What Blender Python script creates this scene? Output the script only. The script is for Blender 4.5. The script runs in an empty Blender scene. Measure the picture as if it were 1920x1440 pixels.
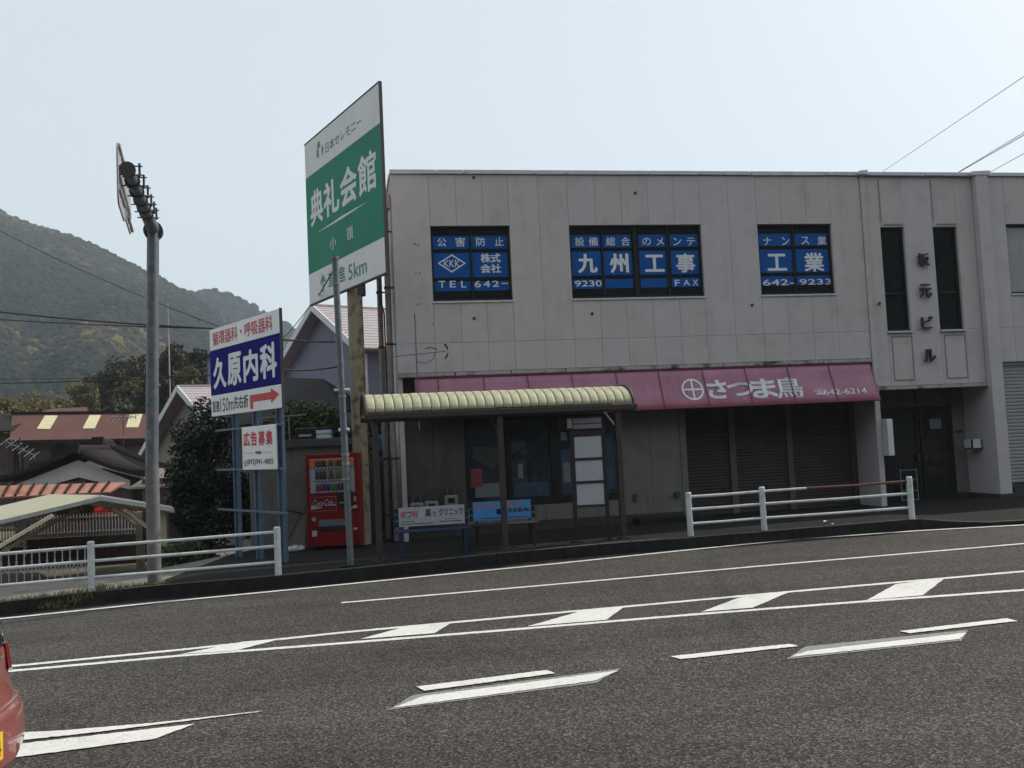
import bpy, bmesh, math, random
import numpy as np
from mathutils import Vector, Matrix
random.seed(7); rng = np.random.default_rng(11)
C = bpy.context.scene.collection
sc = bpy.context.scene
R_ = math.radians
# ------------------------------------------------------------------ camera, sky, sun, exposure
FPX, EYE, SLOPE = 1742.0, 2.1, 0.02
ROLL = math.atan(.047); PITCH = math.atan(110*math.cos(ROLL)/FPX)
Fw = np.array([0, math.cos(PITCH), math.sin(PITCH)]); Up0 = np.array([0, -math.sin(PITCH), math.cos(PITCH)]); Xw = np.array([1., 0, 0])
Rt = math.cos(ROLL)*Xw - math.sin(ROLL)*Up0; Up = math.sin(ROLL)*Xw + math.cos(ROLL)*Up0
EYEP = np.array([0, 0, EYE])
cd = bpy.data.cameras.new('camera'); cam = bpy.data.objects.new('camera', cd); C.objects.link(cam)
cd.sensor_width = 36; cd.lens = 36*FPX/1920; cd.clip_end = 6000; cd.clip_start = .05
cam.matrix_world = Matrix(((Rt[0], Up[0], -Fw[0], 0), (Rt[1], Up[1], -Fw[1], 0), (Rt[2], Up[2], -Fw[2], EYE), (0, 0, 0, 1)))
sc.camera = cam
SUN_AZ, SUN_EL = 62, 42
w = bpy.data.worlds.new('World'); sc.world = w; w.use_nodes = True
nt = w.node_tree; bg = nt.nodes['Background']; sky = nt.nodes.new('ShaderNodeTexSky')
sky.sky_type = 'NISHITA'; sky.sun_disc = False; sky.sun_elevation = R_(SUN_EL); sky.sun_rotation = R_(SUN_AZ)
sky.air_density = 1.0; sky.dust_density = 2.5; sky.ozone_density = 1.0; sky.altitude = 50
veil = nt.nodes.new('ShaderNodeMix'); veil.data_type = 'RGBA'; veil.inputs['Factor'].default_value = .62   # even spring haze over the whole sky
veil.inputs['B'].default_value = (6.0, 6.35, 6.2, 1)
nt.links.new(sky.outputs[0], veil.inputs['A']); nt.links.new(veil.outputs['Result'], bg.inputs[0]); bg.inputs[1].default_value = 0.15
sl = bpy.data.lights.new('sun', 'SUN'); sl.energy = 3.4; sl.angle = R_(.9); sl.color = (1, .95, .88)
so = bpy.data.objects.new('sun', sl); C.objects.link(so)
sv = Vector((math.sin(R_(SUN_AZ))*math.cos(R_(SUN_EL)), math.cos(R_(SUN_AZ))*math.cos(R_(SUN_EL)), math.sin(R_(SUN_EL))))
so.rotation_euler = sv.to_track_quat('Z', 'Y').to_euler()
sc.view_settings.view_transform = 'Standard'; sc.view_settings.look = 'None'
sc.view_settings.exposure = 0.18; sc.view_settings.gamma = 1
sc.render.engine = 'CYCLES'; sc.cycles.max_bounces = 6; sc.cycles.volume_bounces = 0; sc.cycles.transparent_max_bounces = 8
sc.cycles.use_denoising = True
HAZE_DENSITY = 0.00042

# ------------------------------------------------------------------ measuring helpers
def ray(x, y): return Rt*(x-960)/FPX - Up*(y-720)/FPX + Fw
def onplane(x, y, n, p):
    n = np.array(n, float); r = ray(x, y); return EYEP + r*(((np.array(p, float)-EYEP) @ n)/(r @ n))
def atY(x, y, Y): return onplane(x, y, (0, 1, 0), (0, Y, 0))
def gnd(x, y, h=0): return onplane(x, y, (-SLOPE, 0, 1), (0, 0, h))

# ------------------------------------------------------------------ materials
def mat(name, col, rough=.7, var=.12, scale=2.0, bump=0., bscale=40., metal=0., spec=.4, streak=0., dirt=None, dirtamt=0., dscale=1.5, coat=0.):
    m = bpy.data.materials.new(name); m.use_nodes = True; t = m.node_tree; b = t.nodes['Principled BSDF']; L = t.links.new
    b.inputs['Roughness'].default_value = rough; b.inputs['Metallic'].default_value = metal
    b.inputs['Specular IOR Level'].default_value = spec; b.inputs['Coat Weight'].default_value = coat
    tc = t.nodes.new('ShaderNodeTexCoord')
    n = t.nodes.new('ShaderNodeTexNoise'); n.inputs['Scale'].default_value = scale; n.inputs['Detail'].default_value = 6; n.inputs['Roughness'].default_value = .62
    L(tc.outputs['Object'], n.inputs['Vector'])
    r = t.nodes.new('ShaderNodeValToRGB'); r.color_ramp.elements[0].position = .3; r.color_ramp.elements[1].position = .7
    r.color_ramp.elements[0].color = (*[c*(1-var) for c in col], 1); r.color_ramp.elements[1].color = (*[min(1, c*(1+var)) for c in col], 1)
    L(n.outputs['Fac'], r.inputs['Fac']); out = r.outputs['Color']
    def over(vecscale, lo, hi, amt, dcol, det=5):
        nonlocal out
        mp = t.nodes.new('ShaderNodeMapping'); mp.inputs['Scale'].default_value = vecscale; L(tc.outputs['Object'], mp.inputs['Vector'])
        k = t.nodes.new('ShaderNodeTexNoise'); k.inputs['Scale'].default_value = 1; k.inputs['Detail'].default_value = det; L(mp.outputs[0], k.inputs['Vector'])
        q = t.nodes.new('ShaderNodeMapRange'); q.inputs['From Min'].default_value = lo; q.inputs['From Max'].default_value = hi; q.inputs['To Max'].default_value = amt
        L(k.outputs['Fac'], q.inputs['Value'])
        x = t.nodes.new('ShaderNodeMix'); x.data_type = 'RGBA'; L(q.outputs[0], x.inputs['Factor']); L(out, x.inputs['A']); x.inputs['B'].default_value = (*dcol, 1)
        out = x.outputs['Result']
    if streak: over((7, 7, .45), .48, .8, streak, [c*.45 for c in col])
    if dirt: over((dscale,)*3, .52, .66, dirtamt, dirt, 9)
    L(out, b.inputs['Base Color'])
    if bump:
        k = t.nodes.new('ShaderNodeTexNoise'); k.inputs['Scale'].default_value = bscale; k.inputs['Detail'].default_value = 4; L(tc.outputs['Object'], k.inputs['Vector'])
        bn = t.nodes.new('ShaderNodeBump'); bn.inputs['Strength'].default_value = bump; bn.inputs['Distance'].default_value = .01
        L(k.outputs['Fac'], bn.inputs['Height']); L(bn.outputs[0], b.inputs['Normal'])
    return m

def asphalt_mat(name, base, contrast=1.0, seed=0.):
    m = bpy.data.materials.new(name); m.use_nodes = True; t = m.node_tree; b = t.nodes['Principled BSDF']; L = t.links.new
    b.inputs['Roughness'].default_value = .88; b.inputs['Specular IOR Level'].default_value = .12
    tc = t.nodes.new('ShaderNodeTexCoord')
    v = t.nodes.new('ShaderNodeTexVoronoi'); v.inputs['Scale'].default_value = 72; L(tc.outputs['Object'], v.inputs['Vector'])
    r = t.nodes.new('ShaderNodeValToRGB'); e = r.color_ramp.elements
    e[0].position = 0; e[0].color = (*[c*max(.12, 1-.62*contrast) for c in base], 1); e[1].position = 1; e[1].color = (*[c*(1+2.0*contrast) for c in base], 1)
    k = r.color_ramp.elements.new(.55); k.color = (*[c*.95 for c in base], 1)
    k = r.color_ramp.elements.new(.85); k.color = (*[c*(1+.7*contrast) for c in base], 1)
    sp = t.nodes.new('ShaderNodeSeparateColor'); L(v.outputs['Color'], sp.inputs[0]); L(sp.outputs[0], r.inputs['Fac'])
    n = t.nodes.new('ShaderNodeTexNoise'); n.inputs['Scale'].default_value = .55; n.inputs['Detail'].default_value = 8; n.inputs['Roughness'].default_value = .65
    mp = t.nodes.new('ShaderNodeMapping'); mp.inputs['Scale'].default_value = (.5, 1.6, 1); mp.inputs['Location'].default_value = (seed, seed, 0)
    L(tc.outputs['Object'], mp.inputs['Vector']); L(mp.outputs[0], n.inputs['Vector'])
    q = t.nodes.new('ShaderNodeMapRange'); q.inputs['From Min'].default_value = .3; q.inputs['From Max'].default_value = .7; q.inputs['To Min'].default_value = .74; q.inputs['To Max'].default_value = 1.26
    L(n.outputs['Fac'], q.inputs['Value'])
    x = t.nodes.new('ShaderNodeVectorMath'); x.operation = 'SCALE'; L(r.outputs['Color'], x.inputs[0]); L(q.outputs[0], x.inputs['Scale'])
    L(x.outputs[0], b.inputs['Base Color'])
    bn = t.nodes.new('ShaderNodeBump'); bn.inputs['Strength'].default_value = .5; bn.inputs['Distance'].default_value = .006
    L(v.outputs['Distance'], bn.inputs['Height']); L(bn.outputs[0], b.inputs['Normal'])
    return m

def leaf_mat(name, cols, rough=.45, trans=.25, spec=.4):
    m = bpy.data.materials.new(name); m.use_nodes = True; t = m.node_tree; b = t.nodes['Principled BSDF']; L = t.links.new
    a = t.nodes.new('ShaderNodeAttribute'); a.attribute_name = 'tint'
    r = t.nodes.new('ShaderNodeValToRGB'); e = r.color_ramp.elements
    e[0].position = 0; e[0].color = (*cols[0], 1); e[1].position = 1; e[1].color = (*cols[-1], 1)
    for i, c in enumerate(cols[1:-1]): k = e.new((i+1)/(len(cols)-1)); k.color = (*c, 1)
    L(a.outputs['Fac'], r.inputs['Fac']); L(r.outputs['Color'], b.inputs['Base Color'])
    b.inputs['Roughness'].default_value = rough; b.inputs['Specular IOR Level'].default_value = spec
    if trans:
        tr = t.nodes.new('ShaderNodeBsdfTranslucent'); L(r.outputs['Color'], tr.inputs['Color'])
        mx = t.nodes.new('ShaderNodeMixShader'); mx.inputs[0].default_value = trans
        L(b.outputs[0], mx.inputs[1]); L(tr.outputs[0], mx.inputs[2]); L(mx.outputs[0], t.nodes['Material Output'].inputs['Surface'])
    return m

M = {}
M['asphalt'] = asphalt_mat('asphalt', (.056, .051, .0455), 1.0)
M['walk'] = asphalt_mat('walk_asphalt', (.015, .0145, .014), .5, 9.)
M['walkconc'] = mat('pale_walk_concrete', (.17, .155, .13), .9, .2, 3, bump=.3, dirt=(.06, .06, .045), dirtamt=.6, dscale=3)
M['paint'] = mat('road_paint', (.68, .665, .62), .6, .05, 9, bump=.3, bscale=150, dirt=(.42, .42, .40), dirtamt=.45, dscale=26)
t_ = M['paint'].node_tree; b_ = t_.nodes['Principled BSDF']; src = b_.inputs['Base Color'].links[0].from_socket   # chips worn through to the stones
tc_ = t_.nodes.new('ShaderNodeTexCoord'); v_ = t_.nodes.new('ShaderNodeTexNoise'); v_.inputs['Scale'].default_value = 90; v_.inputs['Detail'].default_value = 3; t_.links.new(tc_.outputs['Object'], v_.inputs['Vector'])
v2 = t_.nodes.new('ShaderNodeTexNoise'); v2.inputs['Scale'].default_value = 2.2; t_.links.new(tc_.outputs['Object'], v2.inputs['Vector'])
ad_ = t_.nodes.new('ShaderNodeMath'); ad_.operation = 'MULTIPLY_ADD'; ad_.inputs[1].default_value = .45; t_.links.new(v2.outputs['Fac'], ad_.inputs[0]); t_.links.new(v_.outputs['Fac'], ad_.inputs[2])
mr_ = t_.nodes.new('ShaderNodeMapRange'); mr_.inputs['From Min'].default_value = .86; mr_.inputs['From Max'].default_value = .93; mr_.inputs['To Max'].default_value = .8; t_.links.new(ad_.outputs[0], mr_.inputs['Value'])
mx_ = t_.nodes.new('ShaderNodeMix'); mx_.data_type = 'RGBA'; t_.links.new(mr_.outputs[0], mx_.inputs['Factor']); t_.links.new(src, mx_.inputs['A']); mx_.inputs['B'].default_value = (.16, .155, .145, 1); t_.links.new(mx_.outputs['Result'], b_.inputs['Base Color'])
M['oldpaint'] = mat('old_road_paint', (.22, .215, .205), .8, .35, 40)
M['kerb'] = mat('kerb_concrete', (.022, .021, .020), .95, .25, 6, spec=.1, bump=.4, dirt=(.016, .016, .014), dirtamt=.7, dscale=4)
M['kerbtop'] = mat('skylit_kerb_top', (.075, .072, .066), .95, .3, 9, spec=.1)  # kerb top lighter than its shaded face, light put into the colour
M['gutter'] = mat('gutter_dirt_shade', (.011, .0105, .010), .95, .3, 8, spec=.1, bump=.3)
M['ground'] = mat('bare_ground', (.16, .135, .10), .95, .3, 1.2, bump=.4, bscale=12, dirt=(.07, .09, .04), dirtamt=.5, dscale=.9)
M['panel'] = mat('wall_panel_paint', (.51, .48, .485), .9, .04, 1.1, bump=.12, bscale=90, spec=.2, streak=.12, dirt=(.33, .31, .30), dirtamt=.25, dscale=2.3)
M['panel2'] = mat('wall_panel_warm', (.50, .468, .465), .9, .05, 1.4, bump=.12, bscale=90, spec=.2, streak=.16, dirt=(.31, .29, .28), dirtamt=.3, dscale=2.0)
M['darkpanel'] = mat('shaded_stained_shop_panel', (.085, .078, .072), .9, .2, 1.4, bump=.12, bscale=90, streak=.4, dirt=(.05, .048, .045), dirtamt=.5, dscale=2.0)  # wall panel darkened to hold shelter and awning shade, plus stains
M['lowpanel'] = mat('shaded_grimy_ground_floor_panel', (.17, .157, .15), .9, .12, 1.4, bump=.12, bscale=90, streak=.4, dirt=(.13, .125, .12), dirtamt=.5, dscale=2.0)  # same wall, ground-floor shade put into the colour with some grime
M['ledge'] = mat('mouldy_ledge', (.40, .37, .36), .9, .1, 2, spec=.2, streak=.3, dirt=(.045, .042, .04), dirtamt=.85, dscale=2.6)
M['joint'] = mat('joint_dark', (.25, .235, .23), .9)
M['plinth'] = mat('plinth_concrete', (.045, .043, .041), .9, .25, 5, dirt=(.05, .05, .045), dirtamt=.6)
M['coping'] = mat('coping_metal', (.56, .56, .60), .5, .1, 3, metal=.3, streak=.3)
M['winframe'] = mat('bronze_window_frame', (.012, .009, .008), .6, .1, metal=.2)
M['glass'] = mat('dark_window_glass', (.012, .013, .015), .06, .1, 1, spec=.45)
M['glass2'] = mat('shop_window_glass', (.022, .028, .036), .05, .35, 2.2, spec=.5)
M['film'] = mat('blue_window_film', (.004, .085, .33), .5, .1, 2.5, spec=.15)
M['letter'] = mat('white_film_lettering', (.72, .74, .78), .5, .05)
M['black'] = mat('black_void', (.008, .008, .008), .9, 0)
M['darkmetal'] = mat('dark_letter_metal', (.03, .022, .022), .5)
M['pink'] = mat('faded_pink_canvas', (.37, .175, .25), .88, .14, 1.2, bump=.15, streak=.30, dirt=(.40, .22, .30), dirtamt=.7, dscale=1.2)
M['pinkseam'] = mat('canvas_seam', (.17, .04, .065), .8, .2)
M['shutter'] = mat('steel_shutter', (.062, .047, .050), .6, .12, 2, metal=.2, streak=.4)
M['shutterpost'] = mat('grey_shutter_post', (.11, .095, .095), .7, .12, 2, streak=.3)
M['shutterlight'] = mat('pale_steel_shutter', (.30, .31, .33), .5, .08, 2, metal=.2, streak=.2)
M['tile'] = mat('brown_wall_tile', (.12, .085, .065), .6, .3, 4)
M['pipe'] = mat('pvc_pipe_grey', (.26, .24, .225), .7, .15, 2, dirt=(.16, .08, .04), dirtamt=.5, dscale=5)
M['hopper'] = mat('pale_rain_hopper', (.40, .38, .34), .8, .1, 3)
M['rust'] = mat('rust', (.10, .045, .022), .9, .4, 12)
M['rustpole'] = mat('rusty_cream_pole', (.27, .235, .16), .7, .2, 2.2, bump=.3, bscale=25, dirt=(.12, .055, .025), dirtamt=.9, dscale=3.5)
M['galv'] = mat('galvanised_steel', (.15, .165, .185), .5, .22, 9, metal=.35, dirt=(.10, .11, .12), dirtamt=.6, dscale=7)
M['galvlow'] = mat('pole_lower_wrap', (.155, .15, .145), .75, .2, 9)
M['signback'] = mat('sign_back_aluminium', (.40, .38, .40), .5, .12, 3, metal=.3)
M['bracket'] = mat('dark_bracket', (.05, .045, .045), .6)
M['signwhite'] = mat('sign_white', (.84, .83, .84), .5, .05, 1.5, streak=.15)
M['signgrey'] = mat('billboard_white', (.74, .73, .74), .6, .05, 1.5, streak=.15)
M['green'] = mat('billboard_green', (.008, .22, .145), .7, .1, 1.2, streak=.12)
M['greentext'] = mat('green_lettering', (.01, .20, .15), .5, .05)
M['billtext'] = mat('pale_lettering', (.70, .71, .71), .5, .05)
M['red'] = mat('red_lettering', (.55, .018, .03), .5, .05)
M['blue'] = mat('navy_sign_blue', (.006, .006, .17), .8, .08, spec=.1)
M['blacktext'] = mat('black_lettering', (.012, .012, .02), .5, .0)
M['bluepost'] = mat('faded_blue_post_paint', (.085, .125, .20), .6, .14, 3, streak=.3, dirt=(.12, .12, .12), dirtamt=.4, dscale=5)
M['railwhite'] = mat('white_rail_paint', (.58, .61, .61), .5, .08, 4, dirt=(.33, .33, .32), dirtamt=.5, dscale=8)
M['railrust'] = mat('rusted_rail', (.14, .06, .045), .8, .3, 12)
M['shelterpost'] = mat('shelter_brown_steel', (.035, .031, .027), .6, .15, 4, dirt=(.1, .05, .03), dirtamt=.4, dscale=6)
M['cream'] = mat('cream_shelter_sheet', (.43, .415, .275), .7, .12, 3, streak=.5, dirt=(.30, .30, .21), dirtamt=.5, dscale=4)
M['creamrib'] = mat('dirty_sheet_rib', (.12, .12, .08), .8, .3, 8)
M['frameblack'] = mat('timetable_frame', (.022, .012, .018), .5)
M['board'] = mat('blank_timetable_board', (.40, .42, .46), .35, .05, 3)
M['bluebench'] = mat('blue_bench_paint', (.010, .030, .085), .6, .2, 6)
M['brownbench'] = mat('brown_bench_wood', (.025, .018, .013), .8, .2, 6)
M['adwhite'] = mat('ad_board_white', (.42, .44, .47), .5, .06, 3, dirt=(.3, .3, .3), dirtamt=.4)
M['adblue'] = mat('ad_board_blue', (.07, .27, .60), .5, .06, 3)
M['orange'] = mat('orange_print', (.65, .16, .02), .5, .1)
M['pinktext'] = mat('pink_print', (.6, .12, .2), .5, .1)
M['vred'] = mat('vending_red', (.185, .004, .007), .4, .08, 3, spec=.25)
M['vpanel'] = mat('vending_white_panel', (.42, .46, .52), .4, .08, 5)
M['vdark'] = mat('vending_dark', (.015, .013, .015), .4)
M['vblue'] = mat('vending_shelf_blue', (.13, .20, .34), .5)
M['vglass'] = mat('vending_flap', (.14, .16, .19), .25, .15)
M['chrome'] = mat('silver_metal', (.5, .5, .48), .3, .05, metal=.8)
M['concrete'] = mat('stained_concrete', (.15, .145, .138), .9, .15, 2, bump=.3, streak=.4, dirt=(.12, .12, .11), dirtamt=.5)
M['concslab'] = mat('dark_concrete_slab', (.07, .068, .07), .9, .2, 3)
M['plastic'] = mat('white_plastic', (.62, .64, .68), .5, .05)
M['bag'] = mat('white_bag', (.6, .6, .62), .4, .1, 20)
M['blockwall'] = mat('dark_block', (.075, .05, .042), .9, .3, 5, bump=.3, dirt=(.04, .04, .035), dirtamt=.6)
M['fence'] = mat('white_fence_paint', (.46, .47, .45), .6, .15, 6)
M['gate'] = mat('pale_gate_aluminium', (.42, .40, .44), .5, .1, 6)
M['carportroof'] = mat('cream_carport_sheet', (.44, .42, .30), .6, .06, 3)
M['carportframe'] = mat('cream_carport_frame', (.40, .36, .26), .55, .12, 4)
M['copper'] = mat('brown_metal_roof', (.40, .165, .105), .5, .12, 2.5)
M['redroof'] = mat('red_brown_slate', (.115, .045, .035), .8, .16, 1.5, streak=.3, bump=.3, bscale=8)
M['skylight'] = mat('yellowed_roof_sheet', (.62, .56, .33), .5, .1, 3)
M['housewood'] = mat('weathered_boards', (.085, .055, .052), .9, .3, 3, streak=.5)
M['darktile'] = mat('dark_smoked_roof_tile', (.026, .021, .020), .9, .3, 6, spec=.15)
M['plaster'] = mat('white_plaster', (.60, .59, .60), .85, .06, 2, streak=.15)
M['h2wall'] = mat('blue_grey_render', (.20, .21, .28), .9, .06, 3, bump=.2, bscale=60, streak=.12)
M['h1wall'] = mat('grey_beige_render', (.26, .235, .21), .9, .06, 3)
M['barge'] = mat('white_bargeboard', (.62, .64, .68), .6, .06)
M['roofpink'] = mat('grey_pink_slate', (.38, .33, .34), .7, .10, 6)
M['roofdark'] = mat('dark_slate', (.032, .028, .032), .85, .2, 5)
M['bark'] = mat('bark', (.07, .05, .035), .9, .3, 8)
M['cable'] = mat('cable_black', (.012, .012, .014), .6)
M['mastred'] = mat('mast_red_white', (.42, .30, .30), .6, .5, 1.2)
M['carpaint'] = mat('pinkish_red_car_paint', (.30, .105, .085), .28, .04, 3, metal=.25, coat=1.0)
M['carglass'] = mat('car_glass', (.012, .012, .014), .05, 0, spec=.6)
M['carblack'] = mat('car_black_trim', (.012, .012, .012), .5)
M['lamp'] = mat('tail_lamp_red', (.30, .03, .03), .15, .05, coat=1)
M['plate'] = mat('yellow_plate', (.75, .50, .02), .5, .05)
M['tyre'] = mat('tyre', (.02, .02, .02), .85)
M['tarp'] = mat('blue_tarp', (.05, .15, .38), .5, .2, 6)
M['skyblockbank'] = mat('sky_block_dark_bank', (.018, .022, .014), .95, .4, .3)
M['hillsoil'] = mat('forest_floor', (.035, .045, .022), .95, .4, .02)
M['leafdark'] = leaf_mat('camellia_leaf', [(.006, .013, .005), (.014, .026, .008), (.028, .045, .012)], .42, .15, .35)
M['leafmid'] = leaf_mat('hedge_leaf', [(.012, .028, .008), (.035, .070, .015), (.10, .13, .03)], .4, .25, .4)
M['leafred'] = leaf_mat('azalea_flower', [(.30, .01, .01), (.55, .02, .015), (.6, .03, .03)], .6, .3)
M['leaforange'] = leaf_mat('bronze_leaf', [(.03, .035, .010), (.10, .055, .012), (.20, .085, .015)], .5, .3)
M['bamboo'] = leaf_mat('bamboo_leaf', [(.032, .040, .013), (.12, .105, .033), (.28, .21, .07)], .6, .3)
M['broad'] = leaf_mat('broadleaf_crown', [(.012, .017, .007), (.032, .034, .012), (.085, .060, .022)], .6, .25)
M['hill'] = leaf_mat('hill_crowns', [(.004, .008, .006), (.009, .014, .010), (.020, .021, .014), (.048, .033, .022), (.12, .10, .03)], .9, .0, .1)
M['weed'] = leaf_mat('weed_blades', [(.04, .07, .012), (.09, .11, .02), (.16, .15, .05)], .6, .3)
CANS = [mat('drink_'+n, tuple(v*.45 for v in c), .3, .1, 20) for n, c in [('brown', (.12, .04, .02)), ('dark', (.03, .01, .012)), ('red', (.45, .02, .02)), ('green', (.12, .28, .04)), ('blue', (.03, .10, .35)), ('yellow', (.45, .34, .06)), ('pale', (.35, .36, .38)), ('peach', (.45, .22, .15)), ('navy', (.04, .03, .16))]]

# ------------------------------------------------------------------ object helpers
def thing(name, label, cat, loc=(0, 0, 0), rotz=0., group=None, kind=None):
    o = bpy.data.objects.new(name, None); C.objects.link(o); o.location = loc; o.rotation_euler = (0, 0, rotz)
    o.empty_display_size = .2
    if label: o['label'] = label
    if cat: o['category'] = cat
    if group: o['group'] = group
    if kind: o['kind'] = kind
    return o
def tag(o, label=None, cat=None, group=None, kind=None):
    for k, v in (('label', label), ('category', cat), ('group', group), ('kind', kind)):
        if v: o[k] = v
    return o
class MB:
    def __init__(s): s.v = []; s.f = []; s.sm = []
    def add(s, vs, fs, smooth=False):
        b = len(s.v); s.v += [tuple(map(float, p)) for p in vs]; s.f += [tuple(b+i for i in q) for q in fs]; s.sm += [smooth]*len(fs); return s
    def box(s, x0, x1, y0, y1, z0, z1):
        return s.add([(x0, y0, z0), (x1, y0, z0), (x1, y1, z0), (x0, y1, z0), (x0, y0, z1), (x1, y0, z1), (x1, y1, z1), (x0, y1, z1)],
                     [(3, 2, 1, 0), (4, 5, 6, 7), (0, 1, 5, 4), (1, 2, 6, 5), (2, 3, 7, 6), (3, 0, 4, 7)])
    def quad(s, a, b, c, d): return s.add([a, b, c, d], [(0, 1, 2, 3)])
    def poly(s, pts): return s.add(pts, [tuple(range(len(pts)))])
    def slab(s, pts, thick):   # polygon (any plane) extruded along -normal
        P = [Vector(p) for p in pts]; n = (P[1]-P[0]).cross(P[2]-P[0]).normalized()*thick; k = len(P)
        vs = [tuple(p) for p in P]+[tuple(p-n) for p in P]
        fs = [tuple(range(k)), tuple(range(2*k-1, k-1, -1))]+[(i, i+k, (i+1) % k+k, (i+1) % k) for i in range(k)]
        return s.add(vs, fs)
    def tube(s, pts, r, n=10, caps=True, smooth=True):
        P = [Vector(p) for p in pts]; rr = r if isinstance(r, (list, tuple)) else [r]*len(P); vs = []; fs = []
        ref = None
        for i, p in enumerate(P):
            d = (P[min(i+1, len(P)-1)]-P[max(i-1, 0)]).normalized()
            if ref is None: ref = Vector((0, 0, 1)) if abs(d.z) < .9 else Vector((1, 0, 0))
            a = d.cross(ref).normalized(); b = d.cross(a).normalized(); ref = -b if False else ref
            for k in range(n):
                t = 2*math.pi*k/n; vs.append(tuple(p+a*math.cos(t)*rr[i]+b*math.sin(t)*rr[i]))
        for i in range(len(P)-1):
            for k in range(n): fs.append((i*n+k, i*n+(k+1) % n, (i+1)*n+(k+1) % n, (i+1)*n+k))
        s.add(vs, fs, smooth)
        if caps:
            e = (len(P)-1)*n; s.add([vs[k] for k in range(n)], [tuple(range(n-1, -1, -1))]); s.add([vs[e+k] for k in range(n)], [tuple(range(n))])
        return s
    def bar(s, a, b, w, h):   # rectangular bar
        a = Vector(a); b = Vector(b); d = (b-a).normalized(); ref = Vector((0, 0, 1)) if abs(d.z) < .95 else Vector((0, 1, 0))
        x = d.cross(ref).normalized()*w/2; y = x.cross(d).normalized()*h/2
        vs = [a-x-y, a+x-y, a+x+y, a-x+y, b-x-y, b+x-y, b+x+y, b-x+y]
        return s.add([tuple(v) for v in vs], [(3, 2, 1, 0), (4, 5, 6, 7), (0, 1, 5, 4), (1, 2, 6, 5), (2, 3, 7, 6), (3, 0, 4, 7)])
    def mesh(s, name, m):
        me = bpy.data.meshes.new(name); me.from_pydata(s.v, [], s.f)
        me.polygons.foreach_set('use_smooth', s.sm)
        b = bmesh.new(); b.from_mesh(me); bmesh.ops.recalc_face_normals(b, faces=b.faces); b.to_mesh(me); b.free()
        me.materials.append(m); return me
    def make(s, name, m, parent=None, bevel=0., **k):
        return ob(name, s.mesh(name, m), parent, bevel, **k)
def ob(name, me, parent=None, bevel=0., loc=None, **k):
    o = bpy.data.objects.new(name, me); C.objects.link(o)
    if parent: o.parent = parent
    if loc: o.location = loc
    if bevel:
        b = o.modifiers.new('bevel', 'BEVEL'); b.width = bevel; b.segments = 2; b.limit_method = 'ANGLE'
    tag(o, **k); return o
def copy_tree(o, parent=None):
    c = o.copy(); C.objects.link(c); c.parent = parent
    for ch in [x for x in bpy.data.objects if x.parent == o]: copy_tree(ch, c)
    return c

_tc = {}
def glyphs(body, bold=0., shear=0., serif=False):
    k = (body, bold, shear)
    if k not in _tc:
        c = bpy.data.curves.new('lettering', 'FONT'); c.body = body; c.offset = bold; c.shear = shear; c.resolution_u = 3
        o = bpy.data.objects.new('t', c); C.objects.link(o); bpy.context.view_layer.update()
        m = bpy.data.meshes.new_from_object(o.evaluated_get(bpy.context.evaluated_depsgraph_get()))
        v = np.array([p.co[:] for p in m.vertices]); v[:, 2] = 0; f = [tuple(p.vertices) for p in m.polygons]
        bpy.data.objects.remove(o); bpy.data.curves.remove(c); bpy.data.meshes.remove(m)
        v[:, 0] -= v[:, 0].min(); v[:, 0] /= v[:, 0].max(); v[:, 1] -= v[:, 1].min(); v[:, 1] /= max(1e-6, v[:, 1].max()); _tc[k] = (v, f)
    return _tc[k]
def bolder(v, f, bold, wx, wz):   # heavier strokes: the glyph laid over itself, shifted by a stroke fraction
    if not bold: return v, f
    n = len(v); V = []; Fs = []; hgt = bold*.95
    for i, (a, b) in enumerate([(0, 0), (1, 0), (-1, 0), (0, 1), (0, -1), (.7, .7), (-.7, .7), (.7, -.7), (-.7, -.7)]):
        c = v.copy(); c[:, 0] += a*hgt*wz/wx; c[:, 1] += b*hgt*.8; c[:, 2] = -i*.00012; V.append(c); Fs += [tuple(k+i*n for k in q) for q in f]
    V = np.concatenate(V); 
    for k in (0, 1): lo, hi = V[:, k].min(), V[:, k].max(); V[:, k] = (V[:, k]-lo)/(hi-lo)
    return V, Fs
def lettering(body, parent, box, m, y=-.004, bold=0., shear=0., thick=0., warp=None, name='lettering'):
    x0, x1, z0, z1 = box; v, f = glyphs(body, 0., shear); v, f = bolder(v, f, bold, x1-x0, z1-z0); P = np.zeros((len(v), 3))
    P[:, 0] = x0+v[:, 0]*(x1-x0); P[:, 1] = y+v[:, 2]; P[:, 2] = z0+v[:, 1]*(z1-z0)
    if warp: P = np.array([warp(p) for p in P])
    me = bpy.data.meshes.new(name); me.from_pydata([tuple(p) for p in P], [], f); me.materials.append(m); o = ob(name, me, parent)
    if thick:
        s = o.modifiers.new('depth', 'SOLIDIFY'); s.thickness = thick; s.offset = 0
    return o
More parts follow.
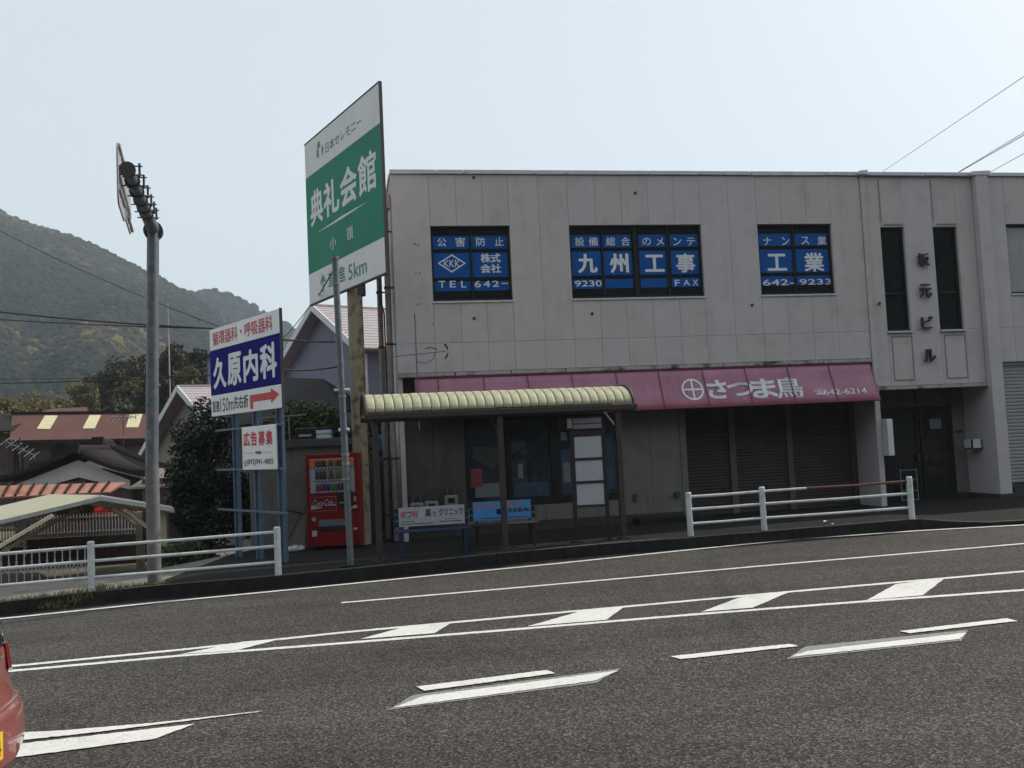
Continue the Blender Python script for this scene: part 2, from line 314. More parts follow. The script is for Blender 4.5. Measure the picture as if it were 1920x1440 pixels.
# leaves: n small quads scattered in lumps; returns mesh with a per-face tint
def leaf_mesh(name, m, blobs, n, size, per=1, flat=.0, tintbias=0., shell=.55):
    vol = np.array([b[3]*b[4]*b[5] for b in blobs]); idx = rng.choice(len(blobs), n, p=vol**.75/(vol**.75).sum())
    B = np.array(blobs, float)[idx]
    d = rng.normal(size=(n, 3)); d /= np.linalg.norm(d, axis=1)[:, None]
    rad = shell+(1-shell)*rng.random(n)**.6; rad = rad*(1+rng.normal(size=n)*.07)
    P = B[:, :3]+d*rad[:, None]*B[:, 3:6]
    nr = d*.6+rng.normal(size=(n, 3))*.7; nr[:, 2] += .3; nr /= np.linalg.norm(nr, axis=1)[:, None]
    a = np.cross(nr, rng.normal(size=(n, 3))); a /= np.linalg.norm(a, axis=1)[:, None]; b = np.cross(nr, a)
    s = size*(.6+.8*rng.random(n))[:, None]
    V = np.stack([P-a*s*.5, P+b*s*.32, P+a*s*.5, P-b*s*.32], 1).reshape(-1, 3)
    me = bpy.data.meshes.new(name); me.vertices.add(4*n); me.vertices.foreach_set('co', V.ravel())
    me.loops.add(4*n); me.loops.foreach_set('vertex_index', np.arange(4*n)); me.polygons.add(n)
    me.polygons.foreach_set('loop_start', np.arange(0, 4*n, 4)); me.update(calc_edges=True)
    blobtint = rng.random(len(blobs))[idx]
    t = np.clip(.25*rng.random(n)+.45*blobtint+.35*rng.random(n)**2+tintbias, 0, 1)
    at = me.attributes.new('tint', 'FLOAT', 'FACE'); at.data.foreach_set('value', t.astype(np.float32))
    me.materials.append(m); return me

# ------------------------------------------------------------------ ground, road, markings
def sheet(name, m, xs, ys, zf, **k):
    mb = MB(); nx, ny = len(xs), len(ys)
    mb.add([(x, y, zf(x, y)) for y in ys for x in xs], [(j*nx+i, j*nx+i+1, (j+1)*nx+i+1, (j+1)*nx+i) for j in range(ny-1) for i in range(nx-1)], True)
    return mb.make(name, m, **k)
KERBPX = [(-150, 1147), (20, 1127), (167, 1110), (300, 1097), (480, 1083), (700, 1062), (940, 1037), (1160, 1017), (1290, 1008), (1706, 974), (1920, 962)]
KP = [gnd(x, y, .2) for x, y in KERBPX]; KX = [p[0] for p in KP]; KY = [p[1] for p in KP]
KX = [-60]+KX+[45]; KY = [KY[0]-.28*(KX[1]+60)]+KY+[KY[-1]+2.6]
def kerby(x): return float(np.interp(x, KX, KY))
FA = R_(79.9); FD = np.array([math.sin(FA), math.cos(FA), 0]); FN = np.array([FD[1], -FD[0], 0]); FP = np.array([-2.45, 20.0, 0])
FROT = math.atan2(FD[1], FD[0])
def facy(x): return FP[1]+(x-FP[0])*FD[1]/FD[0]
def kerbh(x): return .2 if x < 7.6 else (.2-(x-7.6)*.2 if x < 8.25 else .07)
def walkz(x, y):
    t = min(1, max(0, (y-kerby(x)-.15)/(facy(x)-kerby(x)))); return (kerbh(x)+SLOPE*x)*(1-t)+(.12+.01*x)*t
ground = MB().quad((-1300, -250, -.72), (700, -250, -.72), (700, 1600, -.72), (-1300, 1600, -.72)).make('ground', M['ground'], kind='structure')
xs = [-34]+list(np.arange(-20, 30, .5))+[45]
mb = MB()
for a, b in zip(xs[:-1], xs[1:]):
    mb.quad((a, -20, SLOPE*a), (b, -20, SLOPE*b), (b, kerby(b), SLOPE*b), (a, kerby(a), SLOPE*a))
mb.make('road', M['asphalt'], kind='structure')
# pavement: surface sheet with side skirt towards the sunken plot
def backy(x): return kerby(x)+2.35 if x < -6.9 else (kerby(x)+2.35+(facy(x)+2-kerby(x)-2.35)*min(1, max(0, (x+6.9)/1.6)) if x < -5.3 else facy(x)+2.0)
ts = [0, .1, .2, .35, .5, .7, .85, 1]; pv_ = {'pavement': MB(), 'concrete_pavement': MB()}
for a, b in zip(xs[:-1], xs[1:]):
    mb = pv_['concrete_pavement' if b <= -5.9 else 'pavement']
    for t0, t1 in zip(ts[:-1], ts[1:]):
        def P(x, t): y = kerby(x)+.15+(backy(x)-kerby(x)-.15)*t; return (x, y, walkz(x, y)-.004)
        mb.quad(P(a, t0), P(b, t0), P(b, t1), P(a, t1))
    q0, q1 = P(a, 1), P(b, 1); mb.quad(q0, q1, (q1[0], q1[1], -.9), (q0[0], q0[1], -.9))
pv_['pavement'].make('pavement', M['walk'], kind='structure'); pv_['concrete_pavement'].make('concrete_pavement', M['walkconc'], kind='structure')
kerb = thing('kerb', None, None, kind='structure')
x = -16.
while x < 14:
    x2 = x+.597; mb = MB(); h0, h1 = kerbh(x), kerbh(x2); j = random.uniform(-.004, .004)
    v = []
    for X, h in ((x, h0), (x2, h1)):
        y = kerby(X)+j; z = SLOPE*X
        v += [(X, y-.02, z-.1), (X, y, z+h), (X, y+.15, z+h), (X, y+.15, z-.1)]
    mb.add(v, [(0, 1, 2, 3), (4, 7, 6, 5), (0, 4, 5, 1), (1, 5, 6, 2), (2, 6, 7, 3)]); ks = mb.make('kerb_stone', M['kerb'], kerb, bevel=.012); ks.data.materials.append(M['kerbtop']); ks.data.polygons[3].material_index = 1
    x += .6
mb = MB()   # gutter strip, dirt and kerb shadow in one dark colour
for a, b in zip(xs[:-1], xs[1:]):
    if a < -20 or b > 30: continue
    mb.quad((a, kerby(a)-.30, SLOPE*a+.004), (b, kerby(b)-.30, SLOPE*b+.004), (b, kerby(b)-.001, SLOPE*b+.006), (a, kerby(a)-.001, SLOPE*a+.006))
mb.make('gutter', M['gutter'], kind='structure')

def marking(name, pts, lift=.004, m='paint', **k):
    P = [gnd(x, y, lift) for x, y in pts]; Q = []
    for p, q in zip(P, P[1:]+P[:1]):
        nk = max(1, int(np.linalg.norm(q-p)/.035))
        for i in range(nk): r = p+(q-p)*i/nk+rng.normal(size=3)*.0035; r[2] = SLOPE*r[0]+lift; Q.append(tuple(r))
    mb = MB(); mb.poly(Q); return mb.make(name, M[m], None, **k)
def mark_line(name, px, width, lift=.004, **k):   # painted line through ground points
    P = [gnd(x, y, lift) for x, y in px]; mb = MB(); L = []
    P = [P[i]+(P[i+1]-P[i])*k/60 for i in range(len(P)-1) for k in range(60)]+[P[-1]]
    for i, p in enumerate(P):
        d = P[min(i+1, len(P)-1)]-P[max(i-1, 0)]; n = np.array([-d[1], d[0], 0]); n /= np.linalg.norm(n); a = p+n*(width/2+rng.normal()*.004); b = p-n*(width/2+rng.normal()*.004)
        a[2] = SLOPE*a[0]+lift; b[2] = SLOPE*b[0]+lift; L.append((a, b))
    for (a, b), (c, d) in zip(L[:-1], L[1:]): mb.quad(a, b, d, c)
    return mb.make(name, M['paint'], kind='structure', **k)
mark_line('edge_line_marking', [(-200, 1178), (30, 1157), (300, 1129), (570, 1103), (800, 1080), (1040, 1057), (1270, 1033), (1500, 1010), (1720, 995), (1920, 984), (2100, 972)], .12, lift=.012)
mark_line('lane_line_marking', [(640, 1130), (1000, 1099), (1450, 1059), (1920, 1019), (2200, 995)], .10)
mark_line('upper_zebra_line_marking', [(-250, 1270), (30, 1248), (340, 1218), (640, 1186), (1000, 1153), (1450, 1112), (1920, 1071), (2200, 1047)], .11)
mark_line('lower_zebra_line_marking', [(-250, 1279), (30, 1257), (340, 1229), (640, 1206), (1000, 1177), (1300, 1152), (1600, 1129), (1920, 1106), (2200, 1086)], .11)
for q in [[(530, 1197), (455, 1203), (340, 1226), (440, 1220)], [(845, 1168), (760, 1175), (675, 1198), (815, 1187)], [(1170, 1138), (1085, 1147), (990, 1174), (1137, 1162)], [(1480, 1110), (1387, 1120), (1315, 1147), (1412, 1139)],
          [(1772, 1084), (1680, 1095), (1625, 1125), (1730, 1116)], [(2050, 1060), (1965, 1070), (1935, 1102), (2030, 1094)]]:
    marking('zebra_bar_marking', q, .008, kind='structure')
for q in [[(-40, 1378), (120, 1369), (300, 1354), (497, 1332), (480, 1335), (370, 1349), (150, 1376), (-40, 1396)], [(-40, 1403), (365, 1357), (290, 1385), (-40, 1429)],
          [(780, 1287), (1025, 1256), (1042, 1262), (795, 1295)], [(793, 1305), (1160, 1257), (1115, 1276), (738, 1327)], [(1258, 1230), (1480, 1207), (1498, 1211), (1275, 1236)],
          [(1515, 1220), (1812, 1186), (1800, 1198), (1480, 1232)], [(1687, 1183), (1888, 1159), (1908, 1164), (1705, 1187)]]:
    marking('dash_marking', q, .010, kind='structure')
for q in [[(775, 1303), (1165, 1253), (1118, 1280), (728, 1331)], [(1510, 1212), (1815, 1181), (1803, 1201), (1474, 1236)]]:
    marking('worn_dash_marking', q, .005, m='oldpaint', kind='structure')

# weeds at the foot of the left pavement
n = 900; mb = MB(); tint = []
for i in range(n):
    x = -5.6-random.random()**1.5*4.5; y = kerby(x)+.06+abs(random.gauss(0, .09)); z = walkz(x, y+.2)
    if random.random() < .3: x = -6.83+random.gauss(0, .16)
    h = random.uniform(.02, .09); a = random.uniform(0, 6.28); wv = .006
    mb.add([(x-wv, y, z), (x+wv, y, z), (x+math.cos(a)*h*.5, y+math.sin(a)*h*.5, z+h)], [(0, 1, 2)])
o = mb.make('weeds', M['weed'], kind='stuff', label='short yellow green weeds growing along the kerb at left')
at = o.data.attributes.new('tint', 'FLOAT', 'FACE'); at.data.foreach_set('value', rng.random(len(o.data.polygons)).astype(np.float32))

# ------------------------------------------------------------------ the two-storey building (local x along the front, y into it)
BL = thing('office_building', 'long grey two storey panel clad building with blue lettered windows and shuttered ground floor', 'building', tuple(FP), FROT)
def fac(x, y, off=0.):
    q = onplane(x, y, FN, FP+FN*off); return float((q-FP) @ FD), float(q[2])
TOPZ, BOTZ, SEAM = 8.08, 3.70, 4.34
WINS = [(.83, 2.60), (3.96, 7.10), (8.49, 10.36)]; WZ = (5.26, 6.93)
def panel(u0, u1, z0, z1, y=0., th=.075, m='panel'):
    g = .0025; j = random.uniform(-.0015, .0015)
    MB().box(u0+g, u1-g, y+j, y+th, z0+g, z1-g).make('wall_panel', M[m if random.random() < .6 or m != 'panel' else 'panel2'], BL, bevel=.003)
def split(a, b, n): return [(a+(b-a)*i/n, a+(b-a)*(i+1)/n) for i in range(n)]
cols = [(0.0, .83)]
def column(u0, u1, n):
    for a, b in split(u0, u1, n): panel(a, b, SEAM, TOPZ); panel(a, b, BOTZ, SEAM)
def wincol(u0, u1, n, z0, z1, bot=BOTZ):
    for a, b in split(u0, u1, n):
        panel(a, b, z1, TOPZ); panel(a, b, SEAM if bot > 3.3 else SEAM, z0) if z0-SEAM > .1 else None; panel(a, b, bot, SEAM if z0-SEAM > .05 else z0)
column(0, .83, 1); wincol(.83, 2.60, 3, *WZ); column(2.60, 3.96, 2); wincol(3.96, 7.10, 5, *WZ); column(7.10, 8.49, 2); wincol(8.49, 10.36, 3, *WZ); column(10.36, 11.16, 1)
NW = [(11.66, 12.28), (13.05, 13.70)]; NZ = (4.33, 6.85)
for a, b in [(11.30, 11.66), (12.28, 13.05), (13.70, 14.18)]:
    panel(a, b, SEAM, TOPZ, .04); panel(a, b, 3.02, SEAM, .04)
for a, b in NW: panel(a, b, NZ[1], TOPZ, .04); panel(a, b, 3.02, NZ[0], .04)
MB().box(11.17, 11.29, -.03, .3, 3.02, 8.16).make('pilaster', M['panel2'], BL, bevel=.01)
MB().box(14.19, 14.52, -.13, 1.0, -.6, 8.16).make('pilaster', M['panel'], BL, bevel=.012)
W4 = (15.02, 18.1); WZ4 = (5.17, 6.9)
column4 = [(14.53, 15.02, 1)]
for a, b in [(14.53, 15.02), (18.1, 18.7), (18.7, 19.3), (19.3, 21.5), (21.5, 24.3)]: panel(a, b, SEAM, TOPZ); panel(a, b, 3.50, SEAM)
for a, b in split(15.02, 18.1, 5): panel(a, b, WZ4[1], TOPZ); panel(a, b, SEAM, WZ4[0]); panel(a, b, 3.50, SEAM)
# core behind panels
core = MB()
def strip(u0, u1, z0, z1, y0=.08, y1=.30): core.box(u0, u1, y0, y1, z0, z1)
edges = [0.02]+[v for ww in WINS for v in ww]+[11.2, 11.2+.001]+[v for ww in NW for v in ww]+[14.2, 14.5]+list(W4)+[24.3]
for i in range(0, len(edges), 2): strip(edges[i], edges[i+1], 3.05 if 11.2 < edges[i] < 14.15 else 3.66, 8.05, y0=.12 if 11.2 < edges[i] < 14.2 else .08)
for (a, b), (z0, z1) in [(ww, WZ) for ww in WINS]+[(ww, NZ) for ww in NW]+[(W4, WZ4)]:
    strip(a, b, z1, 8.05, .12); strip(a, b, 3.66 if a < 11 or a > 14.2 else 3.05, z0, .12)
core.make('wall_core', M['joint'], BL)
MB().box(.0, 24.3, .3, 1.9, 7.6, 7.75).box(1.4, 24.3, 1.9, 9.5, 7.6, 7.75).make('roof_slab', M['concrete'], BL)
MB().box(.0, .1, .085, 1.9, -.6, 8.06).box(0.1, 1.4, 1.8, 1.9, -.6, 8.06).box(1.4, 1.5, 1.9, 9.5, -.6, 8.06).box(1.5, 24.3, 9.4, 9.5, -.6, 8.06).box(24.2, 24.3, .31, 9.4, -.6, 8.06).make('side_wall', M['panel2'], BL)
u = -.02
for u2 in [1.0, 1.62, 3.25, 3.95, 5.9, 7.1, 7.7, 8.4, 10.3, 11.1]+[11.33, 12.9, 14.1, 14.6, 16.4, 18.0, 24.32]:
    dz = .02*math.sin(u2*2.1); t = .16 if u2 in (11.33, 14.6) else 0
    MB().add([(u+.008, -.05-t*.6, 8.09+random.uniform(-.01, .01)), (u2-.008, -.05-t*.6, 8.09), (u2-.008, .32, 8.09), (u+.008, .32, 8.09),
              (u+.008, -.05-t*.6, 8.18), (u2-.008, -.05-t*.6, 8.18+t*.15), (u2-.008, .32, 8.19), (u+.008, .32, 8.19)],
             [(3, 2, 1, 0), (4, 5, 6, 7), (0, 1, 5, 4), (1, 2, 6, 5), (2, 3, 7, 6), (3, 0, 4, 7)]).make('coping', M['coping'], BL, bevel=.006)
    u = u2
MB().box(-.03, .30, .32, 1.95, 8.09, 8.18).make('coping', M['coping'], BL)
for a, b in split(0, 11.15, 9): MB().box(a+.01, b-.01, -.035, .3, 3.61, 3.69).make('ledge', M['ledge'], BL, bevel=.008)
MB().box(11.30, 14.18, -.0, .3, 2.93, 3.01).make('ledge', M['ledge'], BL, bevel=.008)
MB().box(.1, 11.15, .3, 1.3, 3.5, 3.6).box(11.3, 14.18, .3, 1.2, 2.95, 3.04).make('soffit', M['concslab'], BL)
# small caps, holes and the sunk frames by the stair windows
mb = MB()
for px in [(888, 333), (889, 597), (1110, 588), (1410, 572), (1191, 362), (1649, 569)]:
    U, Z = fac(*px); mb.tube([(U, -.018, Z), (U, .02, Z)], .035, 10)
mb.make('tie_cap', M['bracket'], BL)
mb = MB()
for px in [(779, 458), (785, 459), (780, 513), (787, 512), (781, 571), (788, 570), (776, 457), (812, 607)]:
    U, Z = fac(*px); mb.box(U-.018, U+.018, -.006, .0, Z-.02, Z+.02)
mb.make('anchor_hole', M['joint'], BL)
for (a, b) in NW:
    for q in [(a+.08, a+.10, .025, .045, 3.15, 4.2), (b-.02, b, .025, .045, 3.15, 4.2), (a+.1, b-.02, .025, .045, 3.15, 3.17), (a+.1, b-.02, .025, .045, 4.19, 4.21), (a+.02, a+.04, .025, .045, 6.97, 8.0), (a+.1, b-.02, .02, .045, 6.9, 6.93)]:
        MB().box(*q).make('trim_strip', M['joint'], BL)

def window(u0, u1, z0, z1, panes, depth=.12, fr=.05, thick=.03, glass='glass', transom=None):
    mb = MB(); d = depth
    mb.box(u0, u1, d-.04, d+.06, z1-fr, z1); mb.box(u0, u1, d-.06, d+.06, z0, z0+fr); mb.box(u0, u0+fr, d-.04, d+.06, z0+fr, z1-fr); mb.box(u1-fr, u1, d-.04, d+.06, z0+fr, z1-fr)
    for i, p in enumerate(panes[:-1]):
        wv = .045 if not (len(panes) == 4 and i == 1) else .10
        mb.box(p[1], max(p[1]+wv, panes[i+1][0]), d-.03-.012*(i % 2), d+.05, z0+fr, z1-fr)
    if transom: mb.box(u0+fr, u1-fr, d-.03, d+.05, transom-.03, transom+.03)
    f = mb.make('window', M['winframe'], BL, bevel=.004)
    for a, b in panes: MB().box(a, b, d+.01, d+.03, z0+fr, z1-fr).make('pane', M[glass], f)
    mb = MB().box(u0-.02, u1+.02, -.03, d-.04, z0-.045, z0-.005)
    mb.make('sill', M['coping'], f, bevel=.004)
    return f
def film(f, u0, u1, z0, z1, d): return MB().box(u0, u1, d+.004, d+.0098, z0, z1).make('film', M['film'], f)
d = .12
P1 = [(.88, 1.70), (1.745, 2.55)]; P2 = [(4.01, 4.715), (4.76, 5.46), (5.55, 6.265), (6.31, 7.05)]; P3 = [(8.54, 9.385), (9.43, 10.31)]
ROWS = [(6.44, 6.73), (5.80, 6.35), (5.50, 5.71)]
def pxbox(f, x0, y0, x1, y1, off): a = fac(x0, y1, off); b = fac(x1, y0, off); return (a[0], b[0], a[1], b[1])
off = -d
def filmrow(f, cells, flip=()):
    for (px0, px1) in cells:
        for z0, z1 in ROWS: film(f, fac(px0, 490, off)[0], fac(px1, 490, off)[0], z0, z1, d)
def words(f, ox, oy, s, items):
    for body, x0, y0, x1, y1, bold in items:
        lettering(body, f, pxbox(f, ox+x0/s, oy+y0/s, ox+x1/s, oy+y1/s, off), M['letter'], y=d-.001, bold=bold)
f1 = window(*WINS[0], *WZ, P1, d); filmrow(f1, [(812, 881.5), (885.5, 954.5)])
words(f1, 720, 300, 3.4294, [('公', 343, 500, 400, 556, .012), ('害', 460, 497, 520, 557, .012), ('防', 593, 497, 650, 553, .012), ('止', 712, 497, 768, 551, .012),
    ('株式', 622, 600, 748, 660, .03), ('会社', 622, 668, 752, 727, .03), ('T', 352, 777, 394, 822, .015), ('E', 424, 777, 461, 820, .015), ('L', 497, 777, 528, 820, .015),
    ('6', 583, 776, 622, 820, .02), ('4', 640, 776, 681, 818, .02), ('2', 697, 776, 739, 816, .02), ('-', 757, 790, 800, 797, .0), ('KKK', 386, 642, 488, 690, .0)])
c = [fac(720+x/3.4294, 300+y/3.4294, off) for x, y in [(345, 664), (436, 606), (526, 664), (436, 724)]]
ci = [fac(720+x/3.4294, 300+y/3.4294, off) for x, y in [(357, 664), (436, 616), (514, 664), (436, 714)]]
MB().add([(p[0], d-.0005, p[1]) for p in c+ci], [(0, 1, 5, 4), (1, 2, 6, 5), (2, 3, 7, 6), (3, 0, 4, 7)]).make('diamond_emblem', M['letter'], f1)
f2 = window(*WINS[1], *WZ, P2, d); filmrow(f2, [(1072.5, 1127), (1131.5, 1185.5), (1199, 1253.5), (1258, 1311.5)])
words(f2, 1040, 300, 3.4286, [('設', 133, 497, 188, 553, .012), ('備', 220, 497, 276, 553, .012), ('総', 332, 495, 388, 551, .012), ('合', 428, 495, 482, 551, .012), ('の', 565, 499, 617, 549, .012), ('メ', 655, 499, 700, 549, .012),
    ('ン', 765, 499, 812, 549, .012), ('テ', 850, 499, 903, 550, .012), ('九', 152, 602, 272, 727, .045), ('州', 357, 600, 472, 727, .045), ('工', 582, 608, 702, 720, .045), ('事', 784, 600, 900, 724, .035),
    ('9230', 130, 773, 303, 815, .02), ('F', 774, 770, 804, 810, .015), ('A', 829, 770, 868, 808, .015), ('X', 888, 768, 921, 808, .015)])
f3 = window(*WINS[2], *WZ, P3, d); filmrow(f3, [(1423.5, 1488), (1492.5, 1557.5)])
words(f3, 1040, 300, 3.4286, [('ナ', 1342, 497, 1392, 549, .012), ('ン', 1461, 495, 1508, 547, .012), ('ス', 1586, 493, 1634, 543, .012), ('業', 1690, 490, 1745, 547, .012), ('工', 1370, 602, 1488, 713, .045), ('業', 1608, 595, 1727, 718, .035),
    ('642-', 1340, 765, 1537, 808, .02), ('9233', 1575, 763, 1778, 803, .02)])
for a, b in NW: window(a, b, *NZ, [(a+.05, b-.05)], .16, transom=5.25)
window(*W4, *WZ4, [(15.07, 16.5), (16.55, 18.05)], .12, glass='shutterlight')
for ch, x, y in [('坂', 1730, 487), ('元', 1734, 545), ('ビ', 1737, 605), ('ル', 1742, 667)]:
    U, Z = fac(x, y); lettering(ch, BL, (U-.15, U+.15, Z-.155, Z+.155), M['darkmetal'], y=-.03, bold=.03, thick=.06, name='raised_letter')
# ---- ground floor left: panels, window, plinth
GW = (1.42, 4.98); GZ = (.70, 2.69); gy = .35
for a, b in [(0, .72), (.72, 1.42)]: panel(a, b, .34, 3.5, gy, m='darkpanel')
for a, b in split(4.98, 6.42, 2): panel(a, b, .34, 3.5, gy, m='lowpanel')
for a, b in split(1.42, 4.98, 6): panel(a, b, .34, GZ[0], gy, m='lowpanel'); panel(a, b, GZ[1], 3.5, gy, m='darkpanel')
MB().box(0.1, 6.42, gy-.02, gy+.2, -.6, .335).make('plinth', M['plinth'], BL, bevel=.01)
MB().box(0, 1.40, gy+.08, gy+.25, .34, 3.5).box(5.0, 6.42, gy+.08, gy+.25, .34, 3.5).box(1.40, 5.0, gy+.08, gy+.25, .34, .68).box(1.40, 5.0, gy+.08, gy+.25, 2.71, 3.5).make('wall_core', M['joint'], BL)
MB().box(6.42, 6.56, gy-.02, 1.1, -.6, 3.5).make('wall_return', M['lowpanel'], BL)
GP = [(1.50, 2.36), (2.46, 3.36), (3.55, 4.16), (4.22, 4.90)]
gf = MB(); dd = gy+.06
gf.box(GW[0], GW[1], dd-.05, dd+.06, GZ[1]-.07, GZ[1]).box(GW[0], GW[1], dd-.07, dd+.06, GZ[0], GZ[0]+.16)
for a, b in [(1.42, 1.50), (2.36, 2.46), (3.36, 3.55), (4.16, 4.22), (4.90, 4.98)]: gf.box(a, b, dd-.05, dd+.06, GZ[0]+.16, GZ[1]-.07)
gf = gf.make('window', M['winframe'], BL, bevel=.004, label='wide shop window with posters behind the bus shelter')
for i, (a, b) in enumerate(GP): MB().box(a, b, dd, dd+.02, GZ[0]+.16, GZ[1]-.07).make('pane', M['glass2'], gf)
posterred = mat('red_poster', (.22, .05, .05), .6, .3, 14); posterpale = mat('pale_poster', (.17, .18, .20), .6, .2, 14); curt = mat('drawn_curtain', (.045, .052, .048), .8, .2, 5); bluecl = mat('blue_window_display', (.035, .06, .11), .7, .5, 5)
MB().box(1.53, 1.79, dd-.012, dd-.004, 1.15, 1.56).make('poster', posterred, gf)
MB().box(1.62, 2.20, dd-.008, dd-.003, .92, 1.22).make('poster', posterpale, gf)
lettering('テナント', gf, (1.68, 2.14, .99, 1.11), M['vblue'], y=dd-.0095)
MB().add([(1.6, dd-.005, 2.05), (2.3, dd-.005, 2.0), (2.24, dd-.005, 1.72), (2.0, dd-.005, 1.55), (1.8, dd-.005, 1.68), (1.6, dd-.005, 1.8)], [(0, 1, 2, 3, 4, 5)]).make('curtain', curt, gf)
[MB().box(*q).make('poster', posterpale, gf) for q in ((2.6, 2.72, dd-.008, dd-.003, 1.3, 1.62), (3.62, 3.76, dd-.008, dd-.003, 2.1, 2.28), (3.64, 3.80, dd-.008, dd-.003, 1.15, 1.6))]
[MB().box(*q).make('display_cloth', bluecl, gf) for q in ((2.5, 3.3, dd-.003, dd-.001, .88, 1.2), (3.6, 4.1, dd-.003, dd-.001, .9, 1.9), (4.3, 4.85, dd-.003, dd-.001, .95, 2.2))]
# ---- shutter bay, recessed
sy = 1.0
MB().box(6.56, 11.16, sy+.12, sy+.3, -.6, 3.5).make('bay_wall', M['joint'], BL)
MB().box(6.56, 11.16, sy-.06, sy+.1, 2.72, 3.5).make('shutter_box', M['shutter'], BL, bevel=.01)
def shutter(u0, u1, z0, z1, y, m, pitch=.075):
    mb = MB(); z = z0; pr = []
    while z < z1: pr += [(y, z), (y-.012, z+pitch*.25), (y-.012, z+pitch*.7), (y, z+pitch*.88)]; z += pitch
    n = len(pr); mb.add([(u0, a, b) for a, b in pr]+[(u1, a, b) for a, b in pr], [(i, i+n, i+n+1, i+1) for i in range(n-1)])
    s = mb.make('shutter', m, BL); return s
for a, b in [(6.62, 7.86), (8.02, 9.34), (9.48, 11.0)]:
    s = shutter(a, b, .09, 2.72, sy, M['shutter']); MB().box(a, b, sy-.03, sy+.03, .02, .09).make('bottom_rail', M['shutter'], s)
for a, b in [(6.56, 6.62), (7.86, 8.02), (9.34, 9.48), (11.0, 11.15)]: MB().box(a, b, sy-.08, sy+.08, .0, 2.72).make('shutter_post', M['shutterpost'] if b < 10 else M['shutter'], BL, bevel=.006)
MB().box(11.16, 11.30, .0, 1.1, -.6, 3.5).make('bay_column', M['panel'], BL, bevel=.012)
MB().box(6.6, 11.1, sy-.45, sy-.1, -.4, .10).make('step', M['plinth'], BL, bevel=.01)
# ---- entrance
ey = 1.0
for a, b in [(11.35, 12.05), (12.05, 12.85), (12.85, 13.83)]: MB().box(a+.01, b-.01, ey-.04, ey+.1, 2.56, 2.94).make('wall_tile', M['tile'], BL, bevel=.006)
MB().box(11.3, 14.19, ey+.12, ey+.3, -.6, 2.95).make('entrance_wall', M['joint'], BL)
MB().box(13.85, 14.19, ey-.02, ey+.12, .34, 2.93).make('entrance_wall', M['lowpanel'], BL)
MB().box(13.85, 14.19, ey-.05, ey+.1, -.6, .33).box(14.12, 14.62, -.16, ey-.03, -.6, .33).make('plinth', M['plinth'], BL, bevel=.01)
def door(u0, u1):
    mb = MB().box(u0, u0+.08, ey-.03, ey+.04, .22, 2.5).box(u1-.08, u1, ey-.03, ey+.04, .22, 2.5).box(u0+.08, u1-.08, ey-.03, ey+.04, 2.38, 2.5).box(u0+.08, u1-.08, ey-.03, ey+.04, .22, .42).box(u0+.08, u1-.08, ey-.028, ey+.04, 1.05, 1.12)
    f = mb.make('door', M['winframe'], BL, bevel=.004)
    MB().box(u0+.08, u1-.08, ey, ey+.015, .42, 1.05).box(u0+.08, u1-.08, ey, ey+.015, 1.12, 2.38).make('pane', M['glass'], f)
    return f
d1 = door(11.98, 12.90); d2 = door(12.93, 13.81); MB().box(11.36, 11.97, ey-.03, ey+.04, .22, 2.5).make('door_frame', M['winframe'], BL)
MB().box(13.2, 13.52, ey-.036, ey-.031, 1.95, 2.2).make('notice', posterpale, d2)
MB().box(12.78, 12.86, ey-.08, ey-.03, 1.15, 1.35).make('handle', M['darkmetal'], d1); MB().box(12.97, 13.05, ey-.08, ey-.03, 1.15, 1.35).make('handle', M['darkmetal'], d2)
MB().box(11.3, 14.3, -.1, ey+.1, -.5, .20).make('threshold', M['kerb'], BL, bevel=.01)
# ---- right bay
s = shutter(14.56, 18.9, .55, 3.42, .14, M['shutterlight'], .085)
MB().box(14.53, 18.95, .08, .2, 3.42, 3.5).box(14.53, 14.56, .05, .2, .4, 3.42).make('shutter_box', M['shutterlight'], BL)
MB().box(14.53, 24.3, .22, .3, -.6, 3.6).make('bay_wall', M['joint'], BL)
MB().box(14.63, 24.3, -.05, .22, -.6, .5).make('plinth', M['plinth'], BL)
# ---- pink awning (fixed to the building: a part with its own pieces)
AW = thing('shop_awning', 'long faded pink canvas awning with white Japanese lettering over the shutters', 'awning', tuple(FP), FROT)
a0, a1, zt, zb, pr = .35, 11.10, 3.56, 2.70, .36
n = 52; V = []; F = []
for i in range(n+1):
    u = a0+(a1-a0)*i/n
    for j in range(7):
        t = j/6; sag = .018*math.sin(math.pi*t)*(1+.5*math.sin(u*7.3)); V.append((u, -.01-pr*t+sag, zt+(zb-zt)*t-.004*abs(math.sin(u*9)) * (j == 6)))
for i in range(n):
    for j in range(6): F.append((i*7+j, (i+1)*7+j, (i+1)*7+j+1, i*7+j+1))
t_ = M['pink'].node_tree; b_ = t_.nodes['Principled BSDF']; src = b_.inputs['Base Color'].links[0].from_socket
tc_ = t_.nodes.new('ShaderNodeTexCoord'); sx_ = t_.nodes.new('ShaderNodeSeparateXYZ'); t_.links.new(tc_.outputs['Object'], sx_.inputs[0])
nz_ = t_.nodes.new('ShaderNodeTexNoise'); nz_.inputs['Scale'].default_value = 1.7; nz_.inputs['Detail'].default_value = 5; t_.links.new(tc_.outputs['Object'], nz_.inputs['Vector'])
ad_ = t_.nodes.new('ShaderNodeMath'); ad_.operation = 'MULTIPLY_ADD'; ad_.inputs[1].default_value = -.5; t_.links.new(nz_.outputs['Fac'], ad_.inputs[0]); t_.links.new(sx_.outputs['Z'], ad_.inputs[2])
mr_ = t_.nodes.new('ShaderNodeMapRange'); mr_.inputs['From Min'].default_value = 2.75; mr_.inputs['From Max'].default_value = 2.45; mr_.inputs['To Max'].default_value = .75; t_.links.new(ad_.outputs[0], mr_.inputs['Value'])
